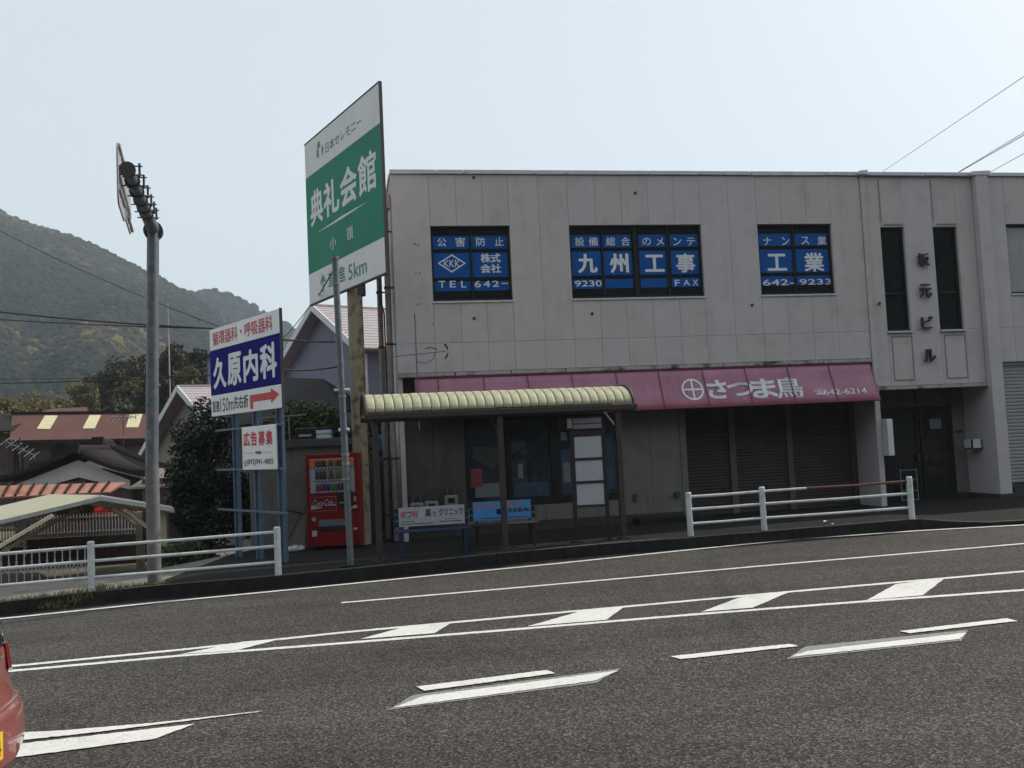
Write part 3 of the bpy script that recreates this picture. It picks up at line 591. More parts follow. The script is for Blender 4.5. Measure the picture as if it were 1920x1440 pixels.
mx_ = t_.nodes.new('ShaderNodeMix'); mx_.data_type = 'RGBA'; t_.links.new(mr_.outputs[0], mx_.inputs['Factor']); t_.links.new(src, mx_.inputs['A']); mx_.inputs['B'].default_value = (.32, .075, .12, 1); t_.links.new(mx_.outputs['Result'], b_.inputs['Base Color'])
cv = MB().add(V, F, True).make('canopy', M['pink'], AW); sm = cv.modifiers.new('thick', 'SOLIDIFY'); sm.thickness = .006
MB().add([(a1, -.01, zt), (a1, -.01-pr, zb), (a1, -.01, zb)], [(0, 1, 2)]).add([(a0, -.01, zt), (a0, -.01-pr, zb), (a0, -.01, zb)], [(0, 1, 2)]).make('end_panel', M['pink'], AW)
mb = MB()
for px in [822, 908, 991, 1074, 1157, 1237, 1320, 1400, 1480, 1558]:
    u = fac(px, 720, .1)[0]; MB().bar((u, -.024, zt), (u, -.014-pr-.008, zb), .018, .012).make('seam', M['pinkseam'], AW)
MB().tube([(a0, -.01-pr, zb-.01), (a1, -.01-pr, zb-.01)], .02, 8).tube([(a0, -.0, zt+.02), (a1, -.0, zt+.02)], .025, 8).make('frame_rail', M['pinkseam'], AW)
def onawn(p):   # move a flat text point onto the slope
    t = (zt-p[2])/(zt-zb); return (p[0], -.01-pr*t-.012+.018*math.sin(math.pi*max(0, min(1, t))), p[2])
def awbox(x0, y0, x1, y1):
    yy = (y0+y1)/2; o = .19
    a = fac(1260+x0/4.8, 680+y1/4.8, .25); b = fac(1260+x1/4.8, 680+y0/4.8, .12); return (a[0], b[0], a[1], b[1])
for body, x0, y0, x1, y1, bd in [('さ', 330, 150, 480, 330, .05), ('つ', 508, 175, 715, 305, .05), ('ま', 728, 138, 918, 325, .05), ('鳥', 943, 125, 1150, 325, .025), ('☎', 1278, 235, 1352, 292, .0), ('642-6214', 1363, 228, 1717, 290, .0)]:
    lettering(body, AW, awbox(x0, y0, x1, y1), M['letter'], y=-.0, bold=bd, warp=onawn)
bx = awbox(100, 168, 270, 315); cx, cz = (bx[0]+bx[1])/2, (bx[2]+bx[3])/2; rr = (bx[1]-bx[0])/2
mb = MB(); N = 40
for r0, r1 in ((rr*.84, rr),):
    V = [onawn((cx+r*math.cos(2*math.pi*i/N), 0, cz+r*math.sin(2*math.pi*i/N)*.95)) for i in range(N) for r in (r0, r1)]
    mb.add(V, [(2*i, 2*i+1, (2*i+3) % (2*N), (2*i+2) % (2*N)) for i in range(N)])
for a, b in [((-rr*.85, -.02), (rr*.85, .02)), ((-.02, -rr*.82), (.02, rr*.82))]:
    mb.add([onawn((cx+x, 0, cz+z)) for x, z in [(a[0], a[1]), (b[0], a[1]), (b[0], b[1]), (a[0], b[1])]], [(0, 1, 2, 3)])
mb.make('cross_ring_emblem', M['letter'], AW)

# ---- fixtures on the building
def facpt(u, y, z): p = FP+FD*u-FN*y; return (p[0], p[1], z)
G = 'drainpipes on the left flank of the building'
def downpipe(u, y, ztop, zbot, r, hopper, label):
    t = thing('drainpipe', label, 'drainpipe', facpt(u, y, zbot), FROT, G)
    MB().tube([(0, 0, 0), (0, 0, (ztop-zbot)*.45), (.01, .01, ztop-zbot)], r, 12).make('pipe', M['pipe'], t)
    z = .5
    while z < ztop-zbot-.4:
        MB().tube([(0, 0, z), (0, 0, z+.05)], r*1.18, 12).box(0, .16, -.015, .015, z+.01, z+.04).make('bracket', M['rust'], t); z += 1.25
    if hopper: MB().box(-.13, .12, -.1, .12, ztop-zbot, ztop-zbot+.33).make('rain_hopper', M['hopper'], t, bevel=.01)
    return t
downpipe(-.14, .30, 7.38, .1, .065, True, 'thick grey drainpipe with square hopper nearest the front corner of the building')
downpipe(-.30, .9, 6.45, .1, .06, True, 'second drainpipe behind the thick one, with smaller hopper lower down')
t = thing('conduit', 'thin brown cable conduit bending between the two drainpipes', 'conduit', facpt(-.22, .6, .5), FROT)
MB().tube([(0, 0, 0), (0, 0, 4.6), (-.08, 0, 4.95), (-.06, 0, 5.4)], .018, 8).make('tube', M['rust'], t)
t = thing('tv_antenna', 'television antenna with curved reflector on a thin mast at the building corner', 'antenna', facpt(.38, -.45, 2.75), FROT)
MB().tube([(0, 0, -.3), (0, 0, 2.2)], .014, 8).make('mast', M['galv'], t)
mb = MB().tube([(-.62, 0, 1.27), (.62, 0, 1.36)], .01, 6)
for k in range(9): mb.tube([(-.6+k*.11, -.09, 1.27+k*.008), (-.6+k*.11, .09, 1.27+k*.008)], .005, 5)
mb.make('boom', M['galv'], t)
mb = MB().tube([(.61, 0, 1.52), (.66, 0, 1.44), (.68, 0, 1.36), (.66, 0, 1.28), (.61, 0, 1.20)], .022, 6).tube([(.2, 0, 1.42), (.3, 0, 1.46), (.45, 0, 1.40)], .012, 6).tube([(.0, 0, 1.15), (.2, 0, 1.12), (.35, 0, 1.2), (.4, 0, 1.33)], .008, 6)
mb.make('reflector', M['bracket'], t)
t = thing('light_box_sign', 'blank white light box sign on the column left of the entrance', 'sign', facpt(11.34, -.02, 1.38), FROT)
MB().box(-.05, .10, -.22, .02, 0, .86).make('casing', M['plastic'], t, bevel=.02); MB().box(-.04, .0, .02, .04, .1, .7).make('bracket', M['bracket'], t)
t = thing('mailbox', 'small white topped mailbox on the side wall of the entrance recess', 'mailbox', facpt(14.12, .52, 1.42), FROT)
MB().box(-.22, .06, -.16, .12, 0, .22).make('box', M['shutter'], t, bevel=.01); MB().box(-.24, -.22, -.10, .12, .03, .24).box(-.2, .0, -.18, -.16, .02, .24).make('flap', M['plastic'], t)
t = thing('name_plate', 'small dark name plate on the wall beside the entrance doors', 'plate', facpt(14.0, .975, 1.85), FROT); MB().box(-.09, .09, -.01, .01, -.03, .03).make('plate', M['darkmetal'], t, bevel=.003)
t = thing('drying_rack', 'small white wire rack inside the recess left of the entrance doors', 'rack', facpt(12.45, .85, .22), FROT)
mb = MB()
for z in (0.02, .25, .5, .75): mb.tube([(-.22, 0, z), (.22, 0, z)], .01, 6)
for x in (-.22, .22): mb.tube([(x, 0, 0), (x, 0, .78)], .012, 6)
mb.make('frame', M['shutterlight'], t)
for px, lab in [((1190, 929), 'small dark tap box low on the wall left of the shutters'), ((1268, 927), 'round dark vent cap low on the wall beside the shutter edge')]:
    U, Z = fac(*px, -.35); t = thing('wall_fitting', lab, 'fitting', facpt(U, .35, Z), FROT)
    (MB().box(-.04, .04, -.06, 0, -.12, .04) if px[0] < 1200 else MB().tube([(0, -.12, 0), (0, 0, 0)], .07, 14)).make('cover', M['bracket'], t, bevel=.006)
for i, (u, z) in enumerate([(.30, .86), (.62, .88), (1.05, .98)]):
    t = thing('gas_meter', ['grey gas meter nearest the building corner behind the white bench sign', 'middle grey gas meter with twin pipe elbows behind the bench', 'right hand gas meter mounted a little higher than the others'][i], 'meter', facpt(u, .2, z-.3), FROT, 'gas meters on the ground floor wall')
    MB().box(-.15, .15, -.1, .1, 0, .34).make('case', M['pipe'], t, bevel=.03)
    MB().tube([(-.08, 0, .34), (-.08, 0, .45), (-.08, .1, .5)], .03, 8).tube([(.08, 0, .34), (.08, 0, .45), (.08, .1, .5)], .03, 8).make('pipe_elbow', M['bracket'], t)
    MB().box(-.07, .07, -.112, -.1, .18, .28).make('dial_window', M['vdark'], t); MB().box(-.09, .09, -.108, -.1, .08, .1).make('tag', M['red'], t)
t = thing('concrete_ledge', 'low concrete step slab on the pavement left of the shutters', 'step', facpt(5.75, -.1, walkz(3.3, 20.9)), FROT); MB().box(-.62, .9, -.25, .3, -.1, .13).make('slab', M['kerb'], t, bevel=.012)
# ------------------------------------------------------------------ bus shelter
srot = math.atan2(1.0, 4.4)
def sl_pt(t, y=0): d = np.array([math.cos(srot), math.sin(srot)]); n = np.array([-d[1], d[0]]); p = np.array([-2.45, 16.4])+d*t+n*y; return p
SH = thing('bus_shelter', 'bus shelter with rounded cream ribbed roof on three brown posts', 'bus shelter', (-2.45, 16.4, .0), srot)
ZB = 2.60
for t, zg in ((0, .15), (2.25, .2), (4.5, .24)):
    p = MB().box(t-.05, t+.05, -.05, .05, zg, ZB).make('post', M['shelterpost'], SH, bevel=.008)
    MB().box(t-.09, t+.09, -.09, .09, zg-.02, zg+.02).make('base_plate', M['shelterpost'], p)
    MB().bar((t, .03, 2.25), (t, .9, 2.66), .05, .06).make('bracket_arm', M['shelterpost'], SH)
MB().box(-.18, 4.83, -.09, .05, ZB, ZB+.12).make('front_beam', M['shelterpost'], SH, bevel=.01)
MB().box(-.18, 4.83, 1.14, 1.26, ZB, ZB+.10).make('rear_beam', M['shelterpost'], SH, bevel=.01)
MB().box(-.17, 4.86, -.15, -.095, ZB+.02, ZB+.12).make('gutter', M['shelterpost'], SH, bevel=.008)
NP = 30; W = 4.95/NP
def arc(r0, r1, a0=4, a1=176, n=14): return [(.58-r0*math.cos(R_(a0+(a1-a0)*i/n)), ZB+.12+r1*math.sin(R_(a0+(a1-a0)*i/n))) for i in range(n+1)]
V = []; F = []; pr = [(0.004, 0), (.012, .012), (.04, .017), (W-.04, .017), (W-.012, .012), (W-.004, 0)]
for x, o in pr: V += [(x, y, z) for y, z in arc(.64+o, .36+o)]
for i in range(len(pr)-1):
    for j in range(14): F.append((i*15+j, i*15+j+1, (i+1)*15+j+1, (i+1)*15+j))
me = MB().add(V, F, True).mesh('roof_sheet', M['cream'])
for i in range(NP):
    o = ob('roof_sheet', me, SH, loc=(-.15+i*W, random.uniform(-.004, .004), random.uniform(-.004, .004)))
    s = o.modifiers.new('t', 'SOLIDIFY'); s.thickness = .004
mb = MB()
for i in range(NP+1): mb.tube([(-.15+i*W, y, z) for y, z in arc(.635, .355)], .011, 6)
mb.make('roof_rib', M['creamrib'], SH)
for x in (-.16, 4.81): MB().tube([(x, y, z) for y, z in arc(.66, .38, 0, 180, 16)], .025, 8).make('end_hoop', M['shelterpost'], SH)

# timetable frame
BS = thing('timetable_stand', 'dark framed bus timetable stand with three blank white boards', 'bus stop sign', (1.06, 17.35, .2), 0.03)
k = 17.35/17.2
for x in (0, .60): MB().box(x-.035, x+.035, -.03, .03, 0, 2.10).make('leg', M['frameblack'], BS, bevel=.006); 
for x in (0, .60): MB().box(x-.10, x+.10, -.1, .1, -.02, .035).make('foot', M['kerb'], BS, bevel=.01)
for z in (.66, 1.10, 1.53, 1.985): MB().box(.035, .565, -.028, .028, z-.02, z+.02+(.05 if z > 1.9 else 0)).make('crossbar', M['frameblack'], BS)
for z in (.68, 1.12, 1.55): MB().box(.045, .555, -.012, .012, z+.006, z+.40).make('board', M['board'], BS, bevel=.004)
h = MB().box(-.08, .60, -.03, .03, 2.08, 2.32).make('header', M['frameblack'], BS)
MB().box(.04, .57, -.036, -.031, 2.20, 2.29).box(.04, .57, -.036, -.031, 2.10, 2.18).make('header_strip', mat('faint_header_white', (.20, .20, .24), .5, .3, 30), h)
MB().box(-.07, .02, -.036, -.031, 2.12, 2.3).make('header_mark', M['mastred'], h)

# benches with advertisement boards
def bench(loc, rot, label, wd, mcol, slats=True, group='benches under the bus shelter roof'):
    t = thing('bench', label, 'bench', loc, rot, group); 
    for x in (.12, wd-.12):
        for y in (0, .36): MB().box(x-.025, x+.025, y-.02, y+.02, 0, .42).make('leg', M[mcol], t, bevel=.005)
        MB().bar((x, .38, .38), (x, .47, .84), .04, .03).make('back_support', M[mcol], t)
    for i in range(4): MB().box(0, wd, -.04+i*.11, .05+i*.11, .42, .45).make('seat_slat', M[mcol], t, bevel=.006)
    for i in range(3): y = .41+.035*i; MB().box(0, wd, y, y+.025, .50+i*.12, .59+i*.12).make('back_slat', M[mcol], t, bevel=.006)
    return t
z0 = walkz(-2, 16.9)
b1 = bench((-2.24, 16.85, z0), .16, 'blue slatted bench carrying the white advertisement board', 1.40, 'bluebench')
b2 = bench((-.84, 17.1, walkz(-.8, 17.1)), .16, 'dark brown bench carrying the light blue advertisement board', 1.25, 'brownbench')
def adboard(t, x0, x1, z0, z1, m):
    e = ob('advert_board', MB().box(x0, x1, -.012, 0, z0, z1).mesh('advert_board', M[m]), t); return e
e = adboard(b1, .10, 1.32, .50, .85, 'adwhite'); e.location = (0, .385, 0)
for body, x0, x1, z0, z1, m, bd in [('皮', .13, .24, .66, .78, 'red', .02), ('フ', .255, .34, .66, .77, 'blacktext', .02), ('科', .35, .45, .66, .78, 'red', .02), ('黒', .59, .70, .66, .80, 'blacktext', .03), ('セ', .72, .80, .66, .77, 'red', .03), ('クリニック', .84, 1.29, .66, .80, 'blacktext', .02)]:
    lettering(body, e, (x0, x1, z0, z1), M[m], y=-.0135, bold=bd)
MB().box(.13, .75, -.0135, -.0125, .535, .548).box(.13, .4, -.0135, -.0125, .58, .59).box(.85, 1.26, -.0135, -.0125, .55, .565).box(.95, 1.2, -.0135, -.0125, .60, .608).make('small_print', M['shutter'], e)
MB().add([(.475, -.0135, .66), (.55, -.0135, .64), (.57, -.0135, .72), (.53, -.0135, .80), (.5, -.0135, .80), (.47, -.0135, .74)], [(0, 1, 2, 3, 4, 5)]).make('figure_print', M['coping'], e)
e = adboard(b2, .06, 1.16, .50, .85, 'adblue'); e.location = (0, .385, 0)
lettering('あいてまいの街', e, (.12, .82, .72, .82), M['orange'], y=-.0135, bold=.03)
lettering('大英産業(株)', e, (.62, 1.14, .61, .70), M['blacktext'], y=-.0135, bold=.02)
MB().box(.50, .60, -.0135, -.0125, .60, .70).make('logo_print', M['blue'], e)
N = 16; MB().add([(.92+r*math.cos(2*math.pi*i/N), -.0135, .77+r*math.sin(2*math.pi*i/N)) for i in range(N) for r in (.02, .045)], [(2*i, 2*i+1, (2*i+3) % (2*N), (2*i+2) % (2*N)) for i in range(N)]).make('ring_print', M['orange'], e)
MB().box(.2, 1.1, -.0135, -.0125, .53, .542).make('small_print', M['blue'], e)

# ------------------------------------------------------------------ vending machine
VM = thing('vending_machine', 'red drinks vending machine with rows of drinks and white script logo', 'vending machine', (-4.33, 19.2, .12), 0.04)
W_, H_ = 1.07, 1.93
MB().box(0, W_, .06, .72, .03, H_).make('cabinet', M['vred'], VM, bevel=.015)
mb = MB().box(0, W_, 0, .06, H_-.10, H_).box(0, .075, 0, .06, .04, H_-.10).box(W_-.075, W_, 0, .06, .04, H_-.10).box(.075, W_-.075, 0, .06, .04, 1.13)
dr = mb.make('door', M['vred'], VM, bevel=.008)
MB().box(.075, W_-.075, .03, .058, 1.13, H_-.10).make('backlit_panel', M['vpanel'], VM)
MB().box(.08, .19, .006, .03, 1.66, H_-.12).box(.92, W_-.08, .006, .03, 1.66, H_-.12).box(.19, .92, .012, .03, 1.755, H_-.12).make('orange_panel', M['orange'], VM)
MB().box(.08, W_-.08, .0, .006, H_-.115, H_-.10).make('lamp_strip', M['vpanel'], VM)
for z in (1.645, 1.39, 1.15): MB().box(.18, .93, .0, .03, z-.02, z+.025).make('shelf', M['vblue'], VM)
canm = {}
for r, (z, hh, cols_) in enumerate([(1.672, .12, [0, 0, 1, 5, 0, 7, 0, 0, 6, 6]), (1.418, .19, [1, 1, 1, 5, 4, 5, 3, 7, 2, 6]), (1.178, .14, [2, 2, 8, 8, 3, 3, 0, 1, 0, 6])]):
    for i, c in enumerate(cols_):
        if (c, r) not in canm: canm[(c, r)] = MB().tube([(0, 0, 0), (0, 0, hh*.78), (0, 0, hh*.9), (0, 0, hh)], [.03, .03, .024 if r != 1 else .014, .022 if r != 1 else .013], 10).mesh('drink_sample', CANS[c])
        ob('drink_sample', canm[(c, r)], VM, loc=(.225+i*.0735, .0, z))
mb = MB()
for z in (1.645, 1.39, 1.15):
    for i in range(10): mb.box(.205+i*.0735, .235+i*.0735, -.012, 0, z-.012, z+.012)
mb.make('selection_button', M['plastic'], VM)
MB().box(.64, .95, -.012, 0, .82, 1.12).make('coin_panel', M['vdark'], VM, bevel=.01)
MB().box(.68, .76, -.018, -.012, .90, .93).make('display', M['chrome'], VM)
MB().tube([(.99, -.015, .93), (.99, -.015, 1.03)], .025, 10).make('lock', M['chrome'], VM)
MB().box(.89, 1.03, -.01, 0, .79, .85).box(.94, 1.02, -.01, 0, .35, .39).make('label_plate', M['vpanel'], VM)
MB().box(.23, .83, -.006, 0, .45, .58).make('delivery_flap', M['vglass'], VM, bevel=.006); MB().box(.22, .84, -.02, 0, .36, .445).make('flap_lip', M['vdark'], VM, bevel=.006)
MB().tube([(.135, -.008, .60), (.135, 0, .60)], .045, 18).make('recycling_sticker', mat('green_sticker', (.16, .34, .2), .5, .2, 30), VM)
MB().box(.09, .19, -.004, 0, .25, .37).make('notice_sticker', M['adwhite'], VM)
lettering('Coca-Cola', VM, (.13, .54, .86, 1.0), M['vpanel'], y=-.005, bold=.004, shear=.35)
MB().add([(.09, -.004, .89), (.2, -.004, .85), (.34, -.004, .835), (.22, -.004, .815), (.09, -.004, .80)], [(0, 1, 2, 3, 4)]).add([(.5, -.004, .875), (.59, -.004, .90), (.59, -.004, .87), (.52, -.004, .86)], [(0, 1, 2, 3)]).make('ribbon_print', M['vpanel'], VM)
mb = MB(); [mb.box(*q) for q in [(.08, .60, -.003, 0, 1.045, 1.05), (.08, .60, -.003, 0, .76, .765), (.08, .085, -.003, 0, .76, 1.05), (.595, .60, -.003, 0, .76, 1.05)]]; mb.make('logo_border', M['mastred'], VM)
MB().box(.05, .2, .1, .3, -.04, .03).box(.85, 1.0, .1, .3, -.04, .03).make('foot', M['vdark'], VM)
t = thing('trash_bag', 'small crumpled white plastic bag on the ground left of the vending machine', 'bag', (*gnd(555, 1036, .14)[:2], walkz(-4.6, 18.6)), .3)
me = bpy.data.meshes.new('bag'); b = bmesh.new(); bmesh.ops.create_icosphere(b, subdivisions=3, radius=.12)
for v in b.verts: v.co = v.co*(.75+.5*random.random()); v.co.z = max(-.0, v.co.z*.6+.04); v.co.x *= 1.6
b.to_mesh(me); b.free(); me.materials.append(M['bag']); ob('film_lump', me, t)

# shed behind the vending machine
SD = thing('concrete_shed', 'low grey concrete shed with dark flat roof slab behind the vending machine', 'shed', (-5.75, 20.1, -.2), .02)
MB().box(0, 2.15, 0, 2.2, -.6, 2.42).make('wall', M['concrete'], SD)
MB().box(-.1, 2.35, -.12, 2.4, 2.42, 2.58).make('roof_slab', M['concslab'], SD, bevel=.01)
zr = 2.38
def roofitem(name, label, cat, px, w_, h_, d_, m, Y=20.8):
    p = atY(*px, Y); t = thing(name, label, cat, (p[0], Y, zr)); MB().box(-w_/2, w_/2, -d_/2, d_/2, 0, h_).make('body', M[m], t, bevel=.02); return t
t = roofitem('cooler_box', 'white cooler box with rounded lid on the shed roof', 'cooler box', (608, 822), .32, .10, .25, 'plastic'); MB().box(-.165, .165, -.13, .13, .105, .2).make('lid', M['plastic'], t, bevel=.025); MB().box(-.15, .15, -.12, .12, .2, .235).make('tray', M['blue'], t, bevel=.01)
t = roofitem('cardboard_crate', 'dark crate with a pale front strip on the shed roof left of the cooler', 'crate', (575, 825), .42, .26, .3, 'vdark'); MB().box(-.14, .14, -.156, -.15, .07, .12).make('strip', M['adwhite'], t)
RL = thing('roof_railing', 'thin grey railing standing on the shed roof', 'railing', (-5.6, 20.6, zr))
MB().tube([(0, 0, .52), (1.0, 0, .55)], .018, 6).make('rail', M['pipe'], RL)
for x in (.02, .62): MB().tube([(x, 0, 0), (x, 0, .53)], .016, 6).make('post', M['pipe'], RL)
t = thing('leaning_board', 'pale board propped against the shed wall left of the vending machine', 'board', (-4.62, 19.75, .06), .1)
MB().add([(-.28, 0, 0), (.1, 0, 0), (.1, .25, .62), (.0, .25, .60)], [(0, 1, 2, 3)]).make('sheet', M['concrete'], t).modifiers.new('t', 'SOLIDIFY').thickness = .02
t = thing('iron_brace', 'dark angled brace running down from the blue sign frame to the ground', 'brace', (-4.9, 19.0, .1)); MB().tube([(0, 0, .92), (.42, .5, .72)], .022, 6).tube([(.38, .5, .75), (.02, .3, 0)], .018, 6).make('bar', M['bracket'], t)
t = thing('blue_tarpaulin', 'folded blue tarpaulin hanging behind the shelter post beside the rusty pole', 'tarpaulin', (-3.0, 21.5, 2.4))
V = [(x*.055-.2, .06*math.sin(x*1.7+z), z*.12-.45+(.1 if x > 4 else 0)) for z in range(5) for x in range(7)]; MB().add(V, [(j*7+i, j*7+i+1, j*7+i+8, j*7+i+7) for j in range(4) for i in range(6)], True).make('cloth', M['tarp'], t).modifiers.new('t', 'SOLIDIFY').thickness = .01
t = thing('alley_clutter', 'dark pipes and a grey water heater in the gap between shed and building', 'water heater', (-2.95, 22.6, .1), .1)
MB().box(-.35, .25, 0, .4, .0, 1.75).make('casing', M['concslab'], t, bevel=.02); MB().tube([(.0, -.05, 1.75), (.1, -.1, 2.1), (.35, -.1, 2.2), (.3, -.1, 1.9)], .05, 8).make('flue', M['pipe'], t); MB().tube([(.28, -.3, .3), (.28, -.3, 1.0), (.1, -.2, 1.15)], .03, 8).make('pipe', M['plastic'], t)
t = thing('alley_wall', 'dark block wall closing the gap between shed and building', 'wall', (-4.4, 24.2, -.3), 0.1); MB().box(-1.2, 3.3, 0, .15, 0, 2.3).make('blocks', M['blockwall'], t)

# ------------------------------------------------------------------ rusty pole + billboard
t = thing('billboard', 'tall green and white billboard high on a thick rusty pole beside the building', 'billboard', (-3.21*1.1, 18.15*1.1, EYE*(1-1.1)), math.atan2(-.844, .537)); t.scale = (1.1, 1.1, 1.1)
MB().tube([(0, .21, -.1), (0, .21, 5.6), (0, .21, 8.5)], [.155, .15, .14], 20).make('pole', M['rustpole'], t)
mb = MB()
for z, s in [(5.0, 1), (4.75, 1), (4.2, -1), (3.5, 1), (2.9, -1), (2.85, 1), (2.2, -1), (1.8, 1), (4.6, -1)]: mb.tube([(s*.12, .27, z), (s*.26, .25, z+.01)], .012, 5)
mb.make('step_bolt', M['bracket'], t)
MB().tube([(0, .27, 5.15), (0, .27, 5.5)], .165, 18).make('collar', M['bracket'], t)
bd = MB().box(-1.94, 1.955, 0, .045, 5.25, 8.74).make('frame_box', M['signback'], t, bevel=.01)
[MB().box(*q).make('white_face', M['signgrey'], t) for q in ((-1.94, 1.96, -.006, -.001, 7.995, 8.73), (-1.94, 1.96, -.006, -.001, 5.26, 5.90))]
MB().box(-1.94, 1.96, -.007, -.001, 5.905, 7.99).make('green_face', M['green'], t)
mb = MB(); [mb.box(*q) for q in [(-1.96, 1.975, -.01, .05, 8.742, 8.765), (-1.96, 1.975, -.01, .05, 5.225, 5.248), (1.955, 1.975, -.01, .05, 5.25, 8.75)]]; mb.make('edge_trim', M['bracket'], t)
for body, x0, x1, z0, z1, m, bo, sh in [('日本セレモニー', -.73, 1.13, 8.20, 8.42, 'greentext', .0, .0), ('典', -1.70, -.97, 6.87, 7.62, 'billtext', .035, 0), ('礼', -.93, -.08, 6.87, 7.60, 'billtext', .04, 0), ('会', -.02, .82, 6.87, 7.62, 'billtext', .04, 0), ('館', .88, 1.72, 6.87, 7.63, 'billtext', .03, 0),
    ('小', -.66, -.33, 6.17, 6.43, 'billtext', 0, 0), ('嶺', .22, .55, 6.17, 6.44, 'billtext', 0, 0), ('直進', -.83, .08, 5.43, 5.75, 'greentext', .02, 0), ('5km', .24, 1.13, 5.40, 5.70, 'greentext', .01, 0)]:
    lettering(body, t, (x0, x1, z0, z1), M[m], y=-.010, bold=bo, shear=sh)
MB().add([(-1.35, -.010, 6.69), (0, -.010, 6.675), (1.30, -.010, 6.71), (0, -.010, 6.73)], [(0, 1, 2, 3)]).make('underline', M['billtext'], t)
MB().add([(-1.15, -.010, 5.40), (-1.09, -.010, 5.40), (-1.09, -.010, 5.64), (-.97, -.010, 5.56), (-.97, -.010, 5.62), (-1.12, -.010, 5.78), (-1.27, -.010, 5.62), (-1.27, -.010, 5.56), (-1.15, -.010, 5.64)], [tuple(range(9))]).make('arrow', M['greentext'], t)
def disc(mb, cx, cz, rx, rz, y, a0=0, a1=360, n=20): mb.poly([(cx+rx*math.cos(R_(a0+(a1-a0)*i/n)), y, cz+rz*math.sin(R_(a0+(a1-a0)*i/n))) for i in range(n+(a1-a0 < 360))])
mb = MB(); disc(mb, -1.10, 8.50, .08, .075, -.010); disc(mb, -1.02, 8.33, .17, .13, -.010, -60, 60); disc(mb, -1.10, 8.35, .13, .12, -.010, 110, 270); mb.make('emblem', M['greentext'], t)

# thin leaning grey post
t = thing('grey_post', 'thin leaning grey steel post in front of the vending machine', 'post', (-2.87, 15.9, walkz(-2.87, 15.9)))
top = atY(628, 487, 15.9); MB().tube([(0, 0, -.03), (top[0]+2.87, 0, top[2]-t.location.z)], .055, 14).make('shaft', M['galv'], t)
T2 = Vector((top[0]+2.87, 0, top[2]-t.location.z)); MB().tube([T2, T2+Vector((-.001, 0, .06))], .068, 14).make('cap', M['galv'], t)
mb = MB()
for f_ in (.28, .33, .36, .55, .92): c_ = T2*f_*1.; mb.tube([c_-Vector((0, 0, .02)), c_+Vector((0, 0, .02))], .066, 12)
mb.make('band', M['pipe'], t); c_ = T2*.57; MB().tube([c_+Vector((-.13, 0, 0)), c_+Vector((.13, 0, 0))], .025, 8).tube([T2*.44+Vector((-.09, 0, 0)), T2*.44+Vector((.09, 0, 0))], .03, 8).make('insulator', M['plastic'], t)
MB().box(-.16, .16, -.14, .14, -.02, .03).make('foot', M['kerb'], t, bevel=.01)

# ------------------------------------------------------------------ clinic sign
CLD = (.645, -.764); t = thing('clinic_sign', 'white and navy clinic sign with red arrow on three faded blue posts', 'sign', (-6.39, 19.7, 0), math.atan2(CLD[1], CLD[0]))
sb = MB().box(.0, 3.29, 0, .04, 2.94, 4.80).make('frame_box', M['signback'], t, bevel=.008)
[MB().box(*q).make('white_face', M['signwhite'], t) for q in ((.0, 3.29, -.006, -.001, 4.345, 4.79), (.0, 3.29, -.006, -.001, 2.95, 3.385))]; MB().box(.0, 3.29, -.007, -.001, 3.39, 4.34).make('navy_face', M['blue'], t)
MB().box(3.292, 3.31, -.01, .045, 2.94, 4.81).make('edge_trim', M['bracket'], t)
lettering('循環器科・呼吸器科', t, (.16, 3.0, 4.43, 4.72), M['red'], y=-.010, bold=.015)
for ch, x0, x1, z0, z1 in [('久', .15, .82, 3.51, 4.17), ('原', .88, 1.56, 3.52, 4.19), ('内', 1.66, 2.33, 3.53, 4.17), ('科', 2.42, 3.14, 3.53, 4.21)]: lettering(ch, t, (x0, x1, z0, z1), M['letter'], y=-.011, bold=.05)
lettering('直進', t, (.05, .44, 3.03, 3.27), M['blacktext'], y=-.010, bold=.02); lettering('150m', t, (.48, 1.13, 3.02, 3.30), M['blacktext'], y=-.010); lettering('先右折', t, (1.16, 1.84, 3.04, 3.30), M['blacktext'], y=-.010, bold=.02)
MB().add([(1.92, -.010, 3.0), (2.05, -.010, 3.0), (2.05, -.010, 3.13), (2.85, -.010, 3.13), (2.85, -.010, 3.06), (3.19, -.010, 3.205), (2.85, -.010, 3.345), (2.85, -.010, 3.27), (1.92, -.010, 3.27)], [(0, 1, 2, 3, 7, 8), (3, 4, 5, 6, 7)]).make('arrow', M['red'], t)
for x, wd in ((1.06, .13), (2.04, .14), (3.06, .15)):
    MB().box(x-wd/2, x+wd/2, .05, .11, -.1, 4.6).box(x-wd/2, x-wd/2+.04, .0, .05, -.1, 2.93).make('post', M['bluepost'], t, bevel=.006)
for z in (2.64, 1.82, 1.0): MB().box(.2, 3.34, -.02, .02, z-.022, z+.022).make('crossbar', M['bluepost'], t, bevel=.004)
ad = thing('notice_board', 'small white notice board in red and black lettering below the clinic sign', 'sign', (-6.39, 19.7, 0), math.atan2(CLD[1], CLD[0]))
MB().box(1.60, 3.10, -.06, -.03, 1.81, 2.65).make('board', M['signwhite'], ad, bevel=.01)
for ch, x0, x1 in [('広', 1.68, 1.98), ('告', 2.02, 2.30), ('募', 2.36, 2.65), ('集', 2.69, 2.97)]: lettering(ch, ad, (x0, x1, 2.27, 2.55), M['red'], y=-.064, bold=.04)
lettering('(093)941-4805', ad, (1.81, 2.98, 1.88, 2.02), M['blacktext'], y=-.064, bold=.01); lettering('☎', ad, (1.67, 1.80, 1.88, 2.0), M['blacktext'], y=-.064)
MB().box(1.70, 2.15, -.0645, -.0635, 2.135, 2.142).box(2.52, 2.95, -.0645, -.0635, 2.135, 2.142).make('rule', M['red'], ad); lettering('月極看板', ad, (2.2, 2.48, 2.11, 2.17), M['blue'], y=-.064, bold=.02)

